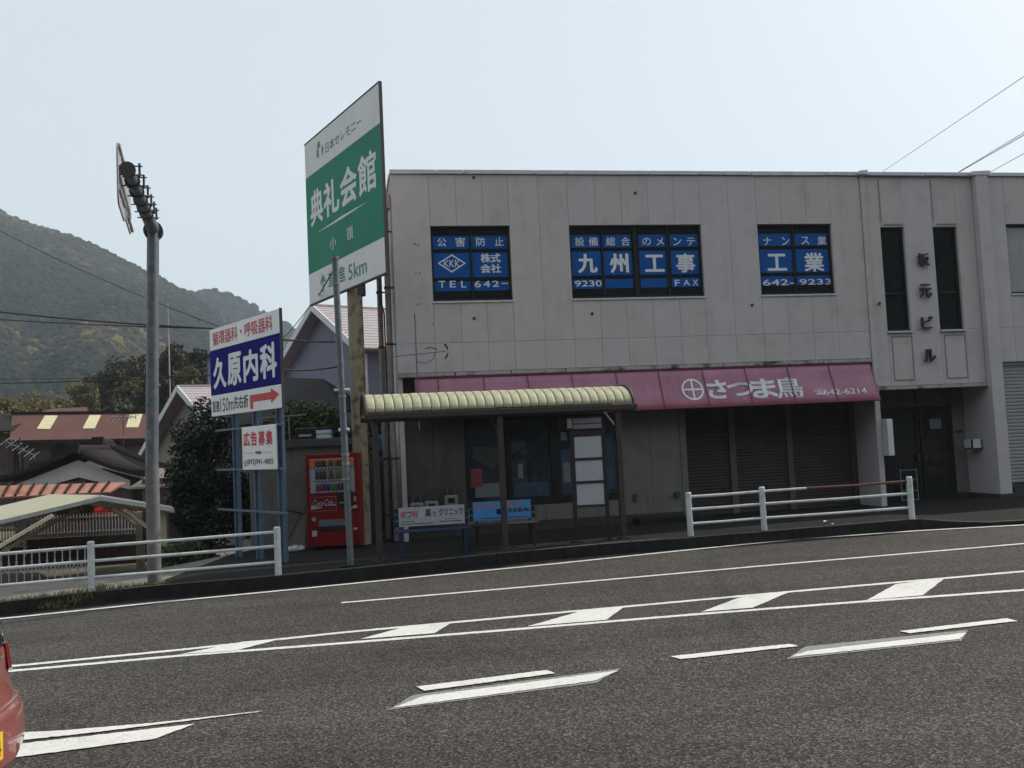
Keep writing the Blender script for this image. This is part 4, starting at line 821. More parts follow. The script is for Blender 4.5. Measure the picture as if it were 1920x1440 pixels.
# ------------------------------------------------------------------ overhead sign pole at left
pb = gnd(290, 1094, .2); pz = walkz(pb[0], pb[1])
t = thing('sign_gantry_pole', 'tall grey steel pole with an arm holding two road signs seen edge on', 'sign pole', (pb[0], pb[1], pz))
ptop = atY(287, 430, pb[1]); Hh = ptop[2]-pz
MB().tube([(0, 0, -.05), (0, 0, 1.9)], .108, 20).make('lower_shaft', M['galvlow'], t)
MB().tube([(0, 0, 1.9), (ptop[0]-pb[0], 0, Hh+.02)], [.102, .096], 20).make('shaft', M['galv'], t)
MB().tube([(0, 0, -.01), (0, 0, .02)], .16, 16).make('base_plate', M['galvlow'], t)
MB().box(-.06, .06, -.106, -.1, 2.93, 2.95).make('band_tape', mat('blue_tape', (.05, .25, .36), .5), t); MB().tube([(0, 0, 2.35), (0, 0, 2.5)], .104, 20).make('sticker', M['pipe'], t)
A0 = Vector((ptop[0]-pb[0], 0, Hh)); ae = atY(240, 320, 12.3); A1 = Vector((ae[0]-pb[0], ae[1]-pb[1], ae[2]-pz))
dr_ = (A1-A0).normalized()
MB().tube([A0+Vector((0, 0, -.02)), A0+Vector((0, 0, .10))], .10, 18).make('joint_flange', M['galvlow'], t)
MB().tube([A0-dr_*.12+Vector((0, 0, -.02)), A0+dr_*.04+Vector((0, 0, -.02))], .155, 20).make('joint_disc', M['bracket'], t)
MB().tube([A0, A0+dr_*1.6, A1], [.10, .088, .072], 18).make('arm', M['galv'], t); MB().tube([A1, A1+dr_*.02], .080, 18).make('arm_cap', M['galvlow'], t)
sgn = Vector((-dr_.y, dr_.x, 0)).normalized(); sgn = sgn if sgn.x < 0 else -sgn   # towards the left
def signplate(s0, s1, zb_, zt_, off_, rc):
    pts = []
    for (cx, cz, a) in [(s1-rc, zt_-rc, 0), (s0+rc, zt_-rc, 90), (s0+rc, zb_+rc, 180), (s1-rc, zb_+rc, 270)]:
        for i in range(5): an = R_(a+i*22.5); pts.append(A0+dr_*(cx+rc*math.cos(an))+sgn*(off_-.035+(3.3-cx-rc*math.cos(an))*.05)+Vector((0, 0, cz+rc*math.sin(an))))
    return MB().slab([tuple(p) for p in pts], .02)
signplate(2.25, 3.36, -.50, .36, .155, .16).make('sign_panel', M['signback'], t); signplate(1.1, 2.2, -.40, .50, .155, .16).make('sign_panel', M['signback'], t)
mb = MB()
for s in (1.25, 1.75, 2.65, 3.1):
    for z_ in (.3, -.3): MB().bar(A0+dr_*(s-.2)+sgn*(.09+(3.5-s)*.05)+Vector((0, 0, z_)), A0+dr_*(s+.2)+sgn*(.09+(3.1-s)*.05)+Vector((0, 0, z_)), .04, .04).make('stiffener', M['signback'], t)
for s in (1.0, 1.35, 1.75, 2.2, 2.7, 3.2):
    mb = MB()
    for dz in (-.07, .05): mb.tube([A0+dr_*s+sgn*.13+Vector((0, 0, dz)), A0+dr_*s-sgn*.19+Vector((0, 0, dz))], .010, 6)
    mb.tube([A0+dr_*s-sgn*.15+Vector((0, 0, -.1)), A0+dr_*s-sgn*.15+Vector((0, 0, .09))], .016, 6)
    mb.tube([A0+dr_*(s-.03), A0+dr_*(s+.03)], .105, 14); mb.make('clamp', M['bracket'], t)

# ------------------------------------------------------------------ guardrails
def guardrail(label, posts, first=None, last=None, rusty=None):
    P = []
    for px in posts: p = gnd(px[0], px[1], .2); P.append(Vector((p[0], p[1], p[2])))
    if first: P = [P[0]+(P[0]-P[1])*first]+P
    o = thing('guardrail', label, 'guardrail', tuple(P[-1]), 0, 'white pipe guardrails along the kerb'); O = P[-1]
    for p in P: MB().tube([p-O-Vector((0, 0, .05)), p-O+Vector((0, 0, .765))], .055, 16).tube([p-O+Vector((0, 0, .765)), p-O+Vector((0, 0, .785))], [.055, .04], 16).make('post', M['railwhite'], o)
    for hz in (.70, .47, .21):
        for i in range(len(P)-1):
            a = P[i]-O+Vector((0, 0, hz)); b = P[i+1]-O+Vector((0, 0, hz))
            if rusty and hz > .6 and i == rusty:
                m_ = a.lerp(b, .3); MB().tube([a, m_], .024, 10).make('rail', M['railwhite'], o); MB().tube([m_, a.lerp(b, .65)-Vector((0, 0, .012)), b], .024, 10).make('rail', M['railrust'], o, label='rusted stretch of top rail'); continue
            r_ = MB().tube([a, a.lerp(b, .5)-Vector((0, 0, .006)), b], .026, 10).make('rail', M['railwhite'], o)
    return o
guardrail('white pipe guardrail at left in front of the lattice gate and sign pole', [(172, 1108), (522, 1078)], first=1.0)
guardrail('white pipe guardrail in front of the shutters with a rusted top rail', [(1295, 1004), (1433, 993), (1710, 973)], rusty=1)

# small litter bits on the pavement and debris stones
for i, (px, lab) in enumerate([((1548, 977), 'yellowish scrap of litter on the pavement behind the right guardrail'), ((1560, 984), 'pale scrap of paper nearest the kerb behind the right guardrail')]):
    p = gnd(*px, .18); t = thing('litter_scrap', lab, 'litter', (p[0], p[1], walkz(p[0], p[1])+.002), i*1.1)
    MB().add([(-.05, -.02, 0), (.05, -.03, .012), (.06, .03, .0), (-.02, .04, .02)], [(0, 1, 2, 3)]).make('scrap', M['paint'], t).modifiers.new('t', 'SOLIDIFY').thickness = .004
p = gnd(425, 1040, .1); t = thing('kerb_block', 'loose concrete block beside the foot of the blue sign posts', 'block', (p[0], p[1], walkz(*p[:2])), .1); MB().box(-.3, .3, -.09, .09, 0, .12).make('block', M['kerb'], t, bevel=.02)

# ------------------------------------------------------------------ sunken plot at left: gate, walls, fence, carport
t = thing('folding_gate', 'white folding lattice gate behind the left guardrail', 'gate', (-8.0, 17.6, -.72), math.atan2(-.25, -1.9)+math.pi)
mb0 = MB().box(-5, .02, -.015, .015, 1.13, 1.15)
n = 38; st = MB().tube([(0, 0, 0), (0, 0, 1.2)], .011, 6).mesh('upright', M['gate'])
for i in range(n): o = ob('upright', st, t, loc=(-.02-i*.135, 0, 0)); o.scale = (1, 1, 1 if i % 2 == 0 else 1.06)
kn = MB().tube([(0, 0, 0), (0, 0, .10)], .017, 6).mesh('sleeve', M['gate'])
for i in range(n): ob('sleeve', kn, t, loc=(-.02-i*.135, 0, .95)); ob('sleeve', kn, t, loc=(-.02-i*.135, 0, .48))
for i in range(0, n-2):
    x = -.02-i*.135; mb = MB()
    for zc in (.55, 1.0):
        if i % 2 == 0: mb.bar((x, -.012, zc), (x-.135, -.012, zc-.18), .008, .018); mb.bar((x-.135, -.012, zc-.18), (x-.27, -.012, zc), .008, .018)
        else: mb.bar((x, .012, zc-.0), (x-.135, .012, zc-.18), .008, .018); mb.bar((x-.135, .012, zc-.18), (x-.27, .012, zc), .008, .018)
    mb.make('lattice_bar', M['gate'], t)
t = thing('retaining_wall', 'dark reddish block wall under the white picket fence', 'wall', (-10.2, 26.0, -.72), .12)
bm_ = MB().box(.006, .394, 0, .14, .005, .195).mesh('block', M['blockwall'])
for r in range(4):
    for i in range(22): ob('block', bm_, t, bevel=0, loc=(-8.9+i*.4+(.2 if r % 2 else 0), random.uniform(-.006, .006), r*.2))
MB().box(-8.9, .1, .02, .12, 0, .79).make('wall_core', M['joint'], t)
t = thing('picket_fence', 'white picket fence on top of the dark block wall', 'fence', (-10.2, 26.05, .06), .12)
pk = MB().box(-.012, .012, 0, .015, .02, .64).mesh('picket', M['fence'])
for i in range(38): ob('picket', pk, t, loc=(-.05-i*.085, 0, 0))
for z in (.12, .52): MB().box(-3.3, .0, .016, .04, z, z+.04).make('rail', M['fence'], t)
t = thing('side_gate', 'white barred gate panel at far left beside the picket fence', 'gate', (-13.2, 25.0, -.12), .12)
pk = MB().box(-.012, .012, 0, .015, .05, .70).mesh('bar', M['fence'])
for i in range(26): ob('bar', pk, t, loc=(-.05-i*.075, 0, 0))
for z in (.05, .50): MB().box(-2.0, .0, -.02, .0, z, z+.05).make('rail', M['fence'], t)
for x in (0, -2.0): MB().box(x-.03, x+.03, -.03, .03, -.2, .74).make('gate_post', M['fence'], t)

A = Vector(atY(190, 931, 21)); A2 = Vector(atY(95, 929, 26)); B = Vector(atY(-60, 990, 20.3)); Cc = Vector((-7.55, 20.5, 1.02)); B2 = A2+(B-A); C2 = A2+(Cc-A)
t = thing('carport', 'cream carport with shallow pitched ribbed roof in the sunken yard', 'carport', (-9.3, 22, -.72)); O = Vector(t.location)
for nm, p, q, p2, q2 in (('roof_sheet', A, B, A2, B2), ('roof_sheet', A, Cc, A2, C2)):
    nn = 22; mb = MB(); V = []
    up = (q-p).cross(p2-p).normalized(); up = up if up.z > 0 else -up
    for i in range(nn*2+1):
        f_ = i/(nn*2); a = p.lerp(p2, f_); b = q.lerp(q2, f_); o_ = up*(.04 if i % 2 else 0); V += [tuple(a+o_-O), tuple(b+o_-O)]
    mb.add(V, [(2*i, 2*i+1, 2*i+3, 2*i+2) for i in range(nn*2)]); o = mb.make(nm, M['carportroof'], t); o.modifiers.new('t', 'SOLIDIFY').thickness = .01
    d3 = Vector((0, 0, -.04))
    MB().bar(p+d3-O, q+d3-O, .05, .09).make('edge_beam', M['fence'], t); MB().bar(p2+d3-O, q2+d3-O, .05, .09).make('edge_beam', M['carportframe'], t)
    for f_ in (.25, .5, .75, 1.0) if q == Cc else (.5, 1.0): MB().bar(p.lerp(q, f_)+d3*1.6-O, p2.lerp(q2, f_)+d3*1.6-O, .05, .08).make('purlin', M['carportframe'], t)
for X_, Y_, zt_ in ((-7.92, 20.9, .92), (-9.95, 24.6, .75)):
    MB().box(X_-.09-O.x, X_+.09-O.x, Y_-.08-O.y, Y_+.08-O.y, -.1, zt_-O.z).make('post', M['carportframe'], t, bevel=.01)
    for k_, dx in ((0, -.9), (1, -1.3)): MB().bar((X_-.05-O.x, Y_-O.y-.05+k_*.3, .35-O.z), (X_+dx-O.x, Y_-O.y+.1+k_*.3, 1.03-O.z), .06, .07).make('brace', M['carportframe'], t)
for k_ in (0, 1): MB().bar((-11.5-k_*.35-O.x, 19.3+k_*1.6-O.y, .05-O.z), (-10.25-k_*.25-O.x, 20.6+k_*1.6-O.y, .98-O.z), .06, .07).make('brace', M['carportframe'], t)
MB().box(-11.7-O.x, -11.5-O.x, 19.2-O.y, 19.4-O.y, -.1, .95-O.z).make('post', M['carportframe'], t, bevel=.01)

# ------------------------------------------------------------------ houses
gdir = Vector((.6, -.8, 0)); rdir = Vector((.8, .6, 0))
def gabled(name, label, ap, Y, half, pitch, length, wallm, roofm, wallh, over=.45, vent=True, halfL=None):
    Ap = Vector(atY(*ap, Y)); t = thing(name, label, 'house', (Ap.x, Ap.y, Ap.z-wallh), math.atan2(.6, .8)); hl = halfL or half
    # local: x along ridge (away right), y = -gdir (to the left/back) ; z
    zA = wallh; W1, W2 = half-.3, hl-.3
    MB().add([(over, -W1, -6), (over, W2, -6), (over, W2, zA-.1-W2*pitch), (over, 0, zA-.12), (over, -W1, zA-.1-W1*pitch), (length-over, -W1, -6), (length-over, W2, -6), (length-over, W2, zA-.1-W2*pitch), (length-over, 0, zA-.12), (length-over, -W1, zA-.1-W1*pitch)],
             [(0, 1, 2, 3, 4), (5, 9, 8, 7, 6), (0, 4, 9, 5), (1, 6, 7, 2), (2, 7, 8, 3), (3, 8, 9, 4)]).make('wall', M[wallm], t)
    for s, hh in ((-1, half), (1, hl)):
        run = hh*math.sqrt(1+pitch*pitch); nrow = int(run/.25); sp = length/1
        base = MB().slab([(0, 0, zA), (length, 0, zA), (length, s*hh, zA-hh*pitch), (0, s*hh, zA-hh*pitch)] if s > 0 else [(0, s*hh, zA-hh*pitch), (length, s*hh, zA-hh*pitch), (length, 0, zA), (0, 0, zA)], .10).make('roof', M[roofm], t)
        if s < 0:
            for i in range(nrow):
                a, b = i/nrow, (i+1)/nrow; up = .03
                MB().add([(-.02, s*hh*a, zA-hh*pitch*a+.012), (length+.02, s*hh*a, zA-hh*pitch*a+.012), (length+.02, s*hh*b, zA-hh*pitch*b+up), (-.02, s*hh*b, zA-hh*pitch*b+up), (-.02, s*hh*b, zA-hh*pitch*b), (length+.02, s*hh*b, zA-hh*pitch*b)],
                         [(0, 1, 2, 3), (3, 2, 5, 4)]).make('slate_course', M[roofm], base)
        MB().bar((-.02, 0, zA-.06), (-.02, s*hh, zA-.06-hh*pitch), .05, .22).make('bargeboard', M['barge'], t)
        if s < 0: MB().tube([(0, s*hh-.06, zA-hh*pitch-.02), (length, s*hh-.06, zA-hh*pitch-.02)], .06, 8).make('gutter', M['pipe'], t)
    MB().box(-.04, length, -.09, .09, zA-.02, zA+.06).make('ridge_cap', M[roofm], t, bevel=.02)
    if vent: 
        v_ = MB().box(over-.02, over, -.92, -.62, zA-1.3, zA-.62).make('vent', M['h2wall'], t); MB().box(over-.035, over-.02, -.95, -.59, zA-1.33, zA-1.30).box(over-.035, over-.02, -.95, -.92, zA-1.3, zA-.62).box(over-.035, over-.02, -.62, -.59, zA-1.3, zA-.62).make('frame', M['pipe'], v_)
    return t, Ap
h2, Ap = gabled('gabled_house', 'pale blue grey house with steep gable and pinkish slate roof behind the billboard', (585, 573), 32, 3.3, .56, 9.0, 'h2wall', 'roofpink', 7.6, halfL=4.6)
MB().tube([(.4, -3.05, 5.6), (.4, -3.05, -2)], .045, 8).make('downpipe', M['barge'], h2); MB().tube([(2.6, -3.08, 5.6), (2.6, -3.08, -2)], .05, 8).make('downpipe', M['pipe'], h2)
# lower dark hip roof in front of house 2
P1_, P2_, P3_, P4_ = [Vector(atY(x, y, Y)) for x, y, Y in ((440, 707, 31.5), (606, 710, 30.6), (648, 768, 29.3), (430, 800, 28.8))]; O = Vector(h2.location); inv = Matrix.Rotation(-math.atan2(.6, .8), 3, 'Z')
MB().slab([tuple(inv @ (p-O)) for p in (P4_, P3_, P2_, P1_)], .1).slab([tuple(inv @ (p-O)) for p in (P3_, Vector((P3_.x+.6, P3_.y+2, P3_.z)), P2_)], .1).make('porch_roof', M['roofdark'], h2)
h1, Ap1 = gabled('small_gabled_house', 'grey beige house with white bargeboards and slate roof behind the dark bush', (333, 725), 34, 3.3, .46, 7.5, 'h1wall', 'roofpink', 4.8, vent=False, halfL=5.2)
t = thing('white_roofed_lean_to', 'low pale tiled lean-to roof beside the bush', 'lean-to', tuple(atY(285, 890, 24)))
MB().slab([(-.6, 0, -.3), (1.2, 0, -.3), (1.2, .8, .15), (-.1, .8, .15)], .06).make('roof', M['h1wall'], t); MB().box(-.3, 1.1, .1, .8, -1.8, -.1).make('wall', M['housewood'], t)

# red-brown roofed long house
Rr = [Vector(atY(*p)) for p in ((23, 776, 46), (400, 772, 46), (400, 820, 43), (18, 826, 43))]
t = thing('long_house', 'long wooden house with red brown roof and three yellowed roof panels', 'house', tuple(Rr[0])); O = Rr[0]
rf = MB().slab([tuple(p-O) for p in (Rr[3], Rr[2], Rr[1], Rr[0])], .12).slab([tuple(p-O) for p in (Rr[0], Rr[1], Rr[1]+Vector((0, 3, -1.3)), Rr[0]+Vector((-.4, 3, -1.3)))], .12).make('roof', M['redroof'], t)
nrm = (Rr[3]-Rr[0]).cross(Rr[1]-Rr[0]).normalized(); nrm = nrm if nrm.z > 0 else -nrm
for q in [((84, 779), (108, 779), (93, 804), (69, 804)), ((168, 778), (189, 778), (177, 803), (155, 803)), ((243, 777), (267, 776), (259, 801), (236, 801)), ((330, 776), (352, 776), (345, 800), (323, 800))]:
    V = [Vector(onplane(x, y, nrm, Rr[0]+nrm*.03))-O for x, y in q]; MB().slab([tuple(v) for v in reversed(V)], .04).make('translucent_panel', M['skylight'], rf)
MB().bar(Rr[0]-O+Vector((0, 0, .04)), Rr[1]-O+Vector((0, 0, .04)), .25, .1).make('ridge_cap', M['darktile'], t)
MB().bar(Rr[3]-O+Vector((0, -.06, -.05)), Rr[2]-O+Vector((0, -.06, -.05)), .12, .12).make('gutter', M['darktile'], t)
w0, w1 = Rr[3]-O, Rr[2]-O
MB().box(w0.x+.4, w1.x, w0.y+.5, w0.y+2.5, -6, w0.z-.15).make('wall', M['housewood'], t)
for x, ww in ((1.7, 1.4), (3.5, 1.3), (8.2, .9)): 
    f_ = MB().box(w0.x+x, w0.x+x+ww, w0.y+.42, w0.y+.5, w0.z-1.6, w0.z-.35).make('window', M['winframe'], t); MB().box(w0.x+x+.06, w0.x+x+ww-.06, w0.y+.40, w0.y+.42, w0.z-1.54, w0.z-.41).make('pane', M['glass'], f_)
MB().box(w0.x+4.9, w0.x+7.9, w0.y+.44, w0.y+.5, w0.z-2.4, w0.z-.2).make('wall_panel', mat('mauve_boards', (.14, .10, .11), .9, .2, 3, streak=.4), t)
MB().tube([(w0.x+7.6, w0.y+.3, w0.z-.1), (w0.x+7.65, w0.y+.35, w0.z-1.3)], .06, 8).make('downpipe', M['fence'], t)
t = thing('far_roof', 'distant brown roof peeking over the ridge of the long house', 'house', tuple(atY(100, 776, 58))); MB().slab([(-2.4, 0, -.3), (2.2, 0, -.3), (1.2, 2, .45), (-1.2, 2, .45)], .1).make('roof', M['redroof'], t); MB().box(-2, 1.9, .4, 2, -5, -.25).make('wall', M['housewood'], t)
t = thing('dark_shed_house', 'dark roofed house at the far left edge beside the long house', 'house', tuple(atY(0, 800, 44))); MB().slab([(-6, 0, -.2), (.6, 0, -.2), (.6, 2.5, .8), (-6, 2.5, .8)], .1).make('roof', M['darktile'], t); MB().box(-6, .4, .4, 2.5, -6, -.3).make('wall', M['housewood'], t)

# traditional tiled house, two gables
def tgable(label, ap, Y, lft, rgt, plasterpx, name='tiled_house', dp=5.0):
    P_ = Vector(atY(*ap, Y)); L_ = Vector(atY(*lft, Y))-P_; R2 = Vector(atY(*rgt, Y))-P_
    t = thing(name, label, 'house', tuple(P_))
    for s, q in ((0, L_), (1, R2)):
        nseg = 10; pts = []
        for i in range(nseg+1): f_ = i/nseg; p = Vector((q.x*f_, 0, q.z*f_-.10*math.sin(math.pi*f_)*abs(q.z))); pts.append(p)
        V = [tuple(p) for p in pts]+[tuple(p+Vector((0, dp, 0))) for p in pts]
        o = MB().add(V, [(i, i+1, i+1+nseg+1, i+nseg+1) for i in range(nseg)], True).make('roof', M['darktile'], t); o.modifiers.new('t', 'SOLIDIFY').thickness = .16
        tm = MB().tube([(0, -.08, .06), (0, dp, .06)], .075, 8).mesh('tile_row', M['darktile'])
        for i in range(0, nseg*2+1):
            f_ = i/(nseg*2); ob('tile_row', tm, t, loc=(q.x*f_, 0, q.z*f_-.10*math.sin(math.pi*f_)*abs(q.z)))
        pl = [(0, .25, -.22), (q.x*.80, .25, q.z*.80-.30), (q.x*.80, .25, q.z*.80-.60), (0, .25, -.78)]
        MB().add(pl, [(0, 1, 2, 3)]).make('plaster_gable', M['plaster'], t); 
    MB().tube([(0, -.1, .12), (0, dp, .12)], .15, 8).box(-.2, .2, -.2, -.05, -.02, .34).make('ridge_tile', M['darktile'], t, bevel=.02)
    MB().add([(L_.x*.8, .35, -6), (R2.x*.8, .35, -6), (R2.x*.8, .35, R2.z*.8-.3), (0, .35, -.3), (L_.x*.8, .35, L_.z*.8-.3)], [(0, 1, 2, 3, 4)]).make('wall', M['housewood'], t)
    return t
th = tgable('traditional house with dark tiled gable roof and white plaster, nearer of two gables', (140, 850), 30, (-15, 905), (262, 892), None, dp=2.4)
tgable('rear tiled gable with white plaster just behind and right of the nearer one', (187, 837), 33, (60, 875), (300, 880), None, dp=.9)
E0, E1, E2, E3 = [Vector(atY(*p)) for p in ((-40, 912, 28), (236, 904, 28), (205, 922, 27.2), (-40, 934, 27.2))]; O = Vector(th.location)
ce = MB().slab([tuple(p-O) for p in (E3, E2, E1, E0)], .05).make('copper_eave', M['copper'], th)
for i in range(12):
    xt, xb = -18+i*23.5, -22+i*23.2
    if xb < 200: a = Vector(atY(xt+12, 911.5-(xt+50)*.028, 28)); b = Vector(atY(xb+4, 933.5-(xb+40)*.045, 27.2)); MB().bar(a-O+Vector((0, 0, .03)), b-O+Vector((0, 0, .03)), .05, .05).make('seam_rib', M['darktile'], ce)
def yagi(label, px, Y, hgt, tilt, els, ln):
    p = atY(*px, Y); t = thing('roof_antenna', label, 'antenna', tuple(p)); MB().tube([(0, 0, 0), (0, 0, hgt)], .02, 6).make('mast', M['bracket'], t)
    a = Vector((-ln/2, 0, hgt*.9)); b = Vector((ln/2, 0, hgt*.9+tilt)); mb = MB().tube([a, b], .02, 6)
    for i in range(els): c_ = a.lerp(b, i/(els-1)); mb.tube([c_+Vector((0, -.3, -.12)), c_+Vector((0, .3, .12))], .012, 5); mb.tube([c_+Vector((0, 0, -.12)), c_+Vector((0, 0, .12))], .012, 5)
    mb.make('boom', M['galv'], t)
yagi('television antenna on a mast before the right end of the red brown roof', (232, 852), 40, 1.75, .02, 6, 1.1)
yagi('tilted television antenna over the dark tiles at the far left', (38, 880), 29, 1.0, -.5, 6, .9)
t = thing('radio_mast', 'thin red and white radio mast rising behind the small gabled house', 'mast', tuple(atY(319, 745, 60))); MB().tube([(0, 0, -4), (0, 0, 4.4)], .045, 8).make('lower_mast', M['mastred'], t); MB().tube([(0, 0, 4.4), (0, 0, 6.2)], .025, 6).make('upper_mast', M['mastred'], t)
t = thing('grey_block_house', 'grey house wall edge left of the clinic sign', 'house', tuple(atY(402, 700, 40))); MB().box(-.3, 5, 0, 4, -6, .7).make('wall', M['h2wall'], t); MB().box(-.5, 5.2, -.3, 4.3, .7, .82).make('roof', M['roofdark'], t)

# ------------------------------------------------------------------ vegetation near
def plant(name, label, cat, loc, blobs, n, size, m, trunk=None, group=None, **k):
    t = thing(name, label, cat, loc, 0, group); ob('crown', leaf_mesh('crown', M[m], blobs, n, size, **k), t)
    if trunk:
        h_, r_ = trunk; mb = MB().tube([(0, 0, -.2), (.05, .02, h_*.5), (0, 0, h_)], [r_, r_*.8, r_*.45], 8)
        for i in range(6):
            a = i*1.05+random.random(); L_ = h_*.45; mb.tube([(0, 0, h_*(.45+.07*i)), (math.cos(a)*L_*.5, math.sin(a)*L_*.5, h_*(.6+.07*i)), (math.cos(a)*L_, math.sin(a)*L_, h_*(.8+.06*i))], [r_*.45, r_*.3, r_*.12], 6)
        mb.make('trunk', M['bark'], t)
    return t
def lumps(n, rx, ry, rz, r, c=(0, 0, 0)):
    L = []
    for i in range(n):
        a = random.uniform(0, 6.28); e = random.uniform(-1, 1); q = (1-e*e)**.5; s = random.random()**.4
        rr = r*random.uniform(.6, 1.3); L.append((c[0]+rx*q*math.cos(a)*s, c[1]+ry*q*math.sin(a)*s, c[2]+rz*e*s, rr, rr, rr*.85))
    return L
plant('camellia_bush', 'tall dark glossy evergreen bush between the sign pole and the clinic sign', 'bush', (-7.2, 21.6, -.7), lumps(44, .80, .8, 1.85, .38, (0, 0, 2.35))+[(0, 0, 2.1, .8, .7, 1.7), (.35, 0, 3.6, .45, .4, .5)], 20000, .085, 'leafdark', (3.0, .09))
plant('low_shrub', 'low leafy shrub at the foot of the tall dark bush', 'shrub', (-7.0, 19.6, -.7), lumps(14, .55, .5, .42, .28, (0, 0, .65)), 4500, .07, 'leafmid', (.6, .03))
plant('garden_shrub', 'dark shrub filling the space behind the blue sign posts', 'shrub', (-6.1, 21.9, -.3), lumps(16, .7, .5, .9, .35, (0, 0, 1.3)), 7000, .08, 'leafdark', (1.5, .05))
plant('hedge_tree', 'bushy evergreen with sunlit glossy leaves above the shed roof', 'tree', (-5.25, 24.4, 0), lumps(22, .95, .6, .75, .42, (-.1, 0, 2.75)), 9000, .10, 'leafmid', (2.6, .08), tintbias=.05)
plant('hedge_tree', 'smaller bushy evergreen behind the leaning grey post', 'tree', (-3.9, 24.8, 0), lumps(14, .55, .5, .5, .35, (0, 0, 2.55)), 5000, .09, 'leafmid', (2.3, .06))
plant('azalea', 'bright red azalea in bloom behind the picket fence', 'azalea', (*atY(210, 956, 27)[:2], -.1), lumps(9, .55, .3, .10, .16, (0, 0, .78)), 1500, .07, 'leafred')
plant('azalea', 'small dark red azalea under the right end of the carport roof', 'azalea', (*atY(325, 960, 24)[:2], -.4), lumps(6, .3, .2, .12, .15, (0, 0, 1.15)), 700, .06, 'leafred', tintbias=-.3)
plant('bronze_shrub', 'bronze leaved shrub under the carport ridge behind the fence', 'shrub', (*atY(140, 965, 27.5)[:2], -.1), lumps(12, .75, .4, .35, .28, (0, 0, .75)), 4000, .07, 'leaforange')

# trees behind the houses: each its own crown and trunk
BT = 'trees behind the long house'
def bigtree(label, px, Y, wpx, m, n=3800, leaf=.34, name='tall_tree', bias=0.):
    top = atY(*px, Y); h_ = top[2]+1.0; rx = wpx/2*Y/FPX; t = thing(name, label, 'tree', (top[0], Y, -1.0), 0, BT)
    rz = min(h_*.42, rx*1.35); L = lumps(20, rx*.75, rx*.75, rz*.8, rx*.36, (0, 0, h_-rz*1.05)); L += [(0, 0, h_-rz*1.1, rx*.7, rx*.7, rz*.85)]
    ob('crown', leaf_mesh('crown', M[m], L, n, leaf, tintbias=bias), t)
    MB().tube([(0, 0, -.3), (rx*.05, 0, h_*.4), (0, 0, h_*.8)], [.25, .18, .08], 7).make('trunk', M['bark'], t)
for a in [('olive feathery tree at the far left edge above the red brown roof', (8, 735), 72, 90, 'bamboo'), ('orange tinged rounded tree left of the bamboo clump', (62, 719), 75, 105, 'bamboo', 3800, .26, 'tall_tree', .12),
          ('yellow green bamboo crown above the first yellow roof panel', (112, 727), 74, 90, 'bamboo', 4800, .25, 'bamboo_clump', .1), ('pale olive bamboo crown above the second yellow roof panel', (158, 706), 76, 80, 'bamboo', 4800, .25, 'bamboo_clump'),
          ('dark gap filling tree between bamboo clumps', (196, 684), 84, 85, 'broad'), ('tall brown tinged tree left of the sign pole', (222, 656), 80, 100, 'broad', 5000, .36, 'tall_tree', .1), ('rust topped tree crown touching the sign pole', (262, 652), 76, 90, 'broad', 4800, .34, 'tall_tree', .22),
          ('olive bamboo stand low beside the sign pole', (246, 700), 68, 80, 'bamboo', 4500, .28, 'bamboo_clump', -.08), ('dark bushy tree directly behind the sign pole', (292, 690), 66, 70, 'broad'), ('tallest dark tree right of the sign pole', (326, 634), 78, 85, 'broad', 5000),
          ('dark tree crown left of the clinic sign top', (368, 642), 80, 85, 'broad', 5000), ('greener rounded tree before the taller dark trees', (352, 680), 66, 60, 'bamboo', 3500, .26, 'tall_tree', -.15), ('yellow green tree at the left edge of the clinic sign', (388, 655), 84, 60, 'bamboo', 3000, .3, 'tall_tree', .15),
          ('dark tree mostly hidden behind the clinic sign', (430, 660), 86, 90, 'broad'), ('low dark tree under the bamboo behind the far roof', (130, 745), 64, 120, 'broad', 3500), ('low dark tree right of the far roof', (215, 742), 62, 110, 'broad', 3500)]: bigtree(*a)

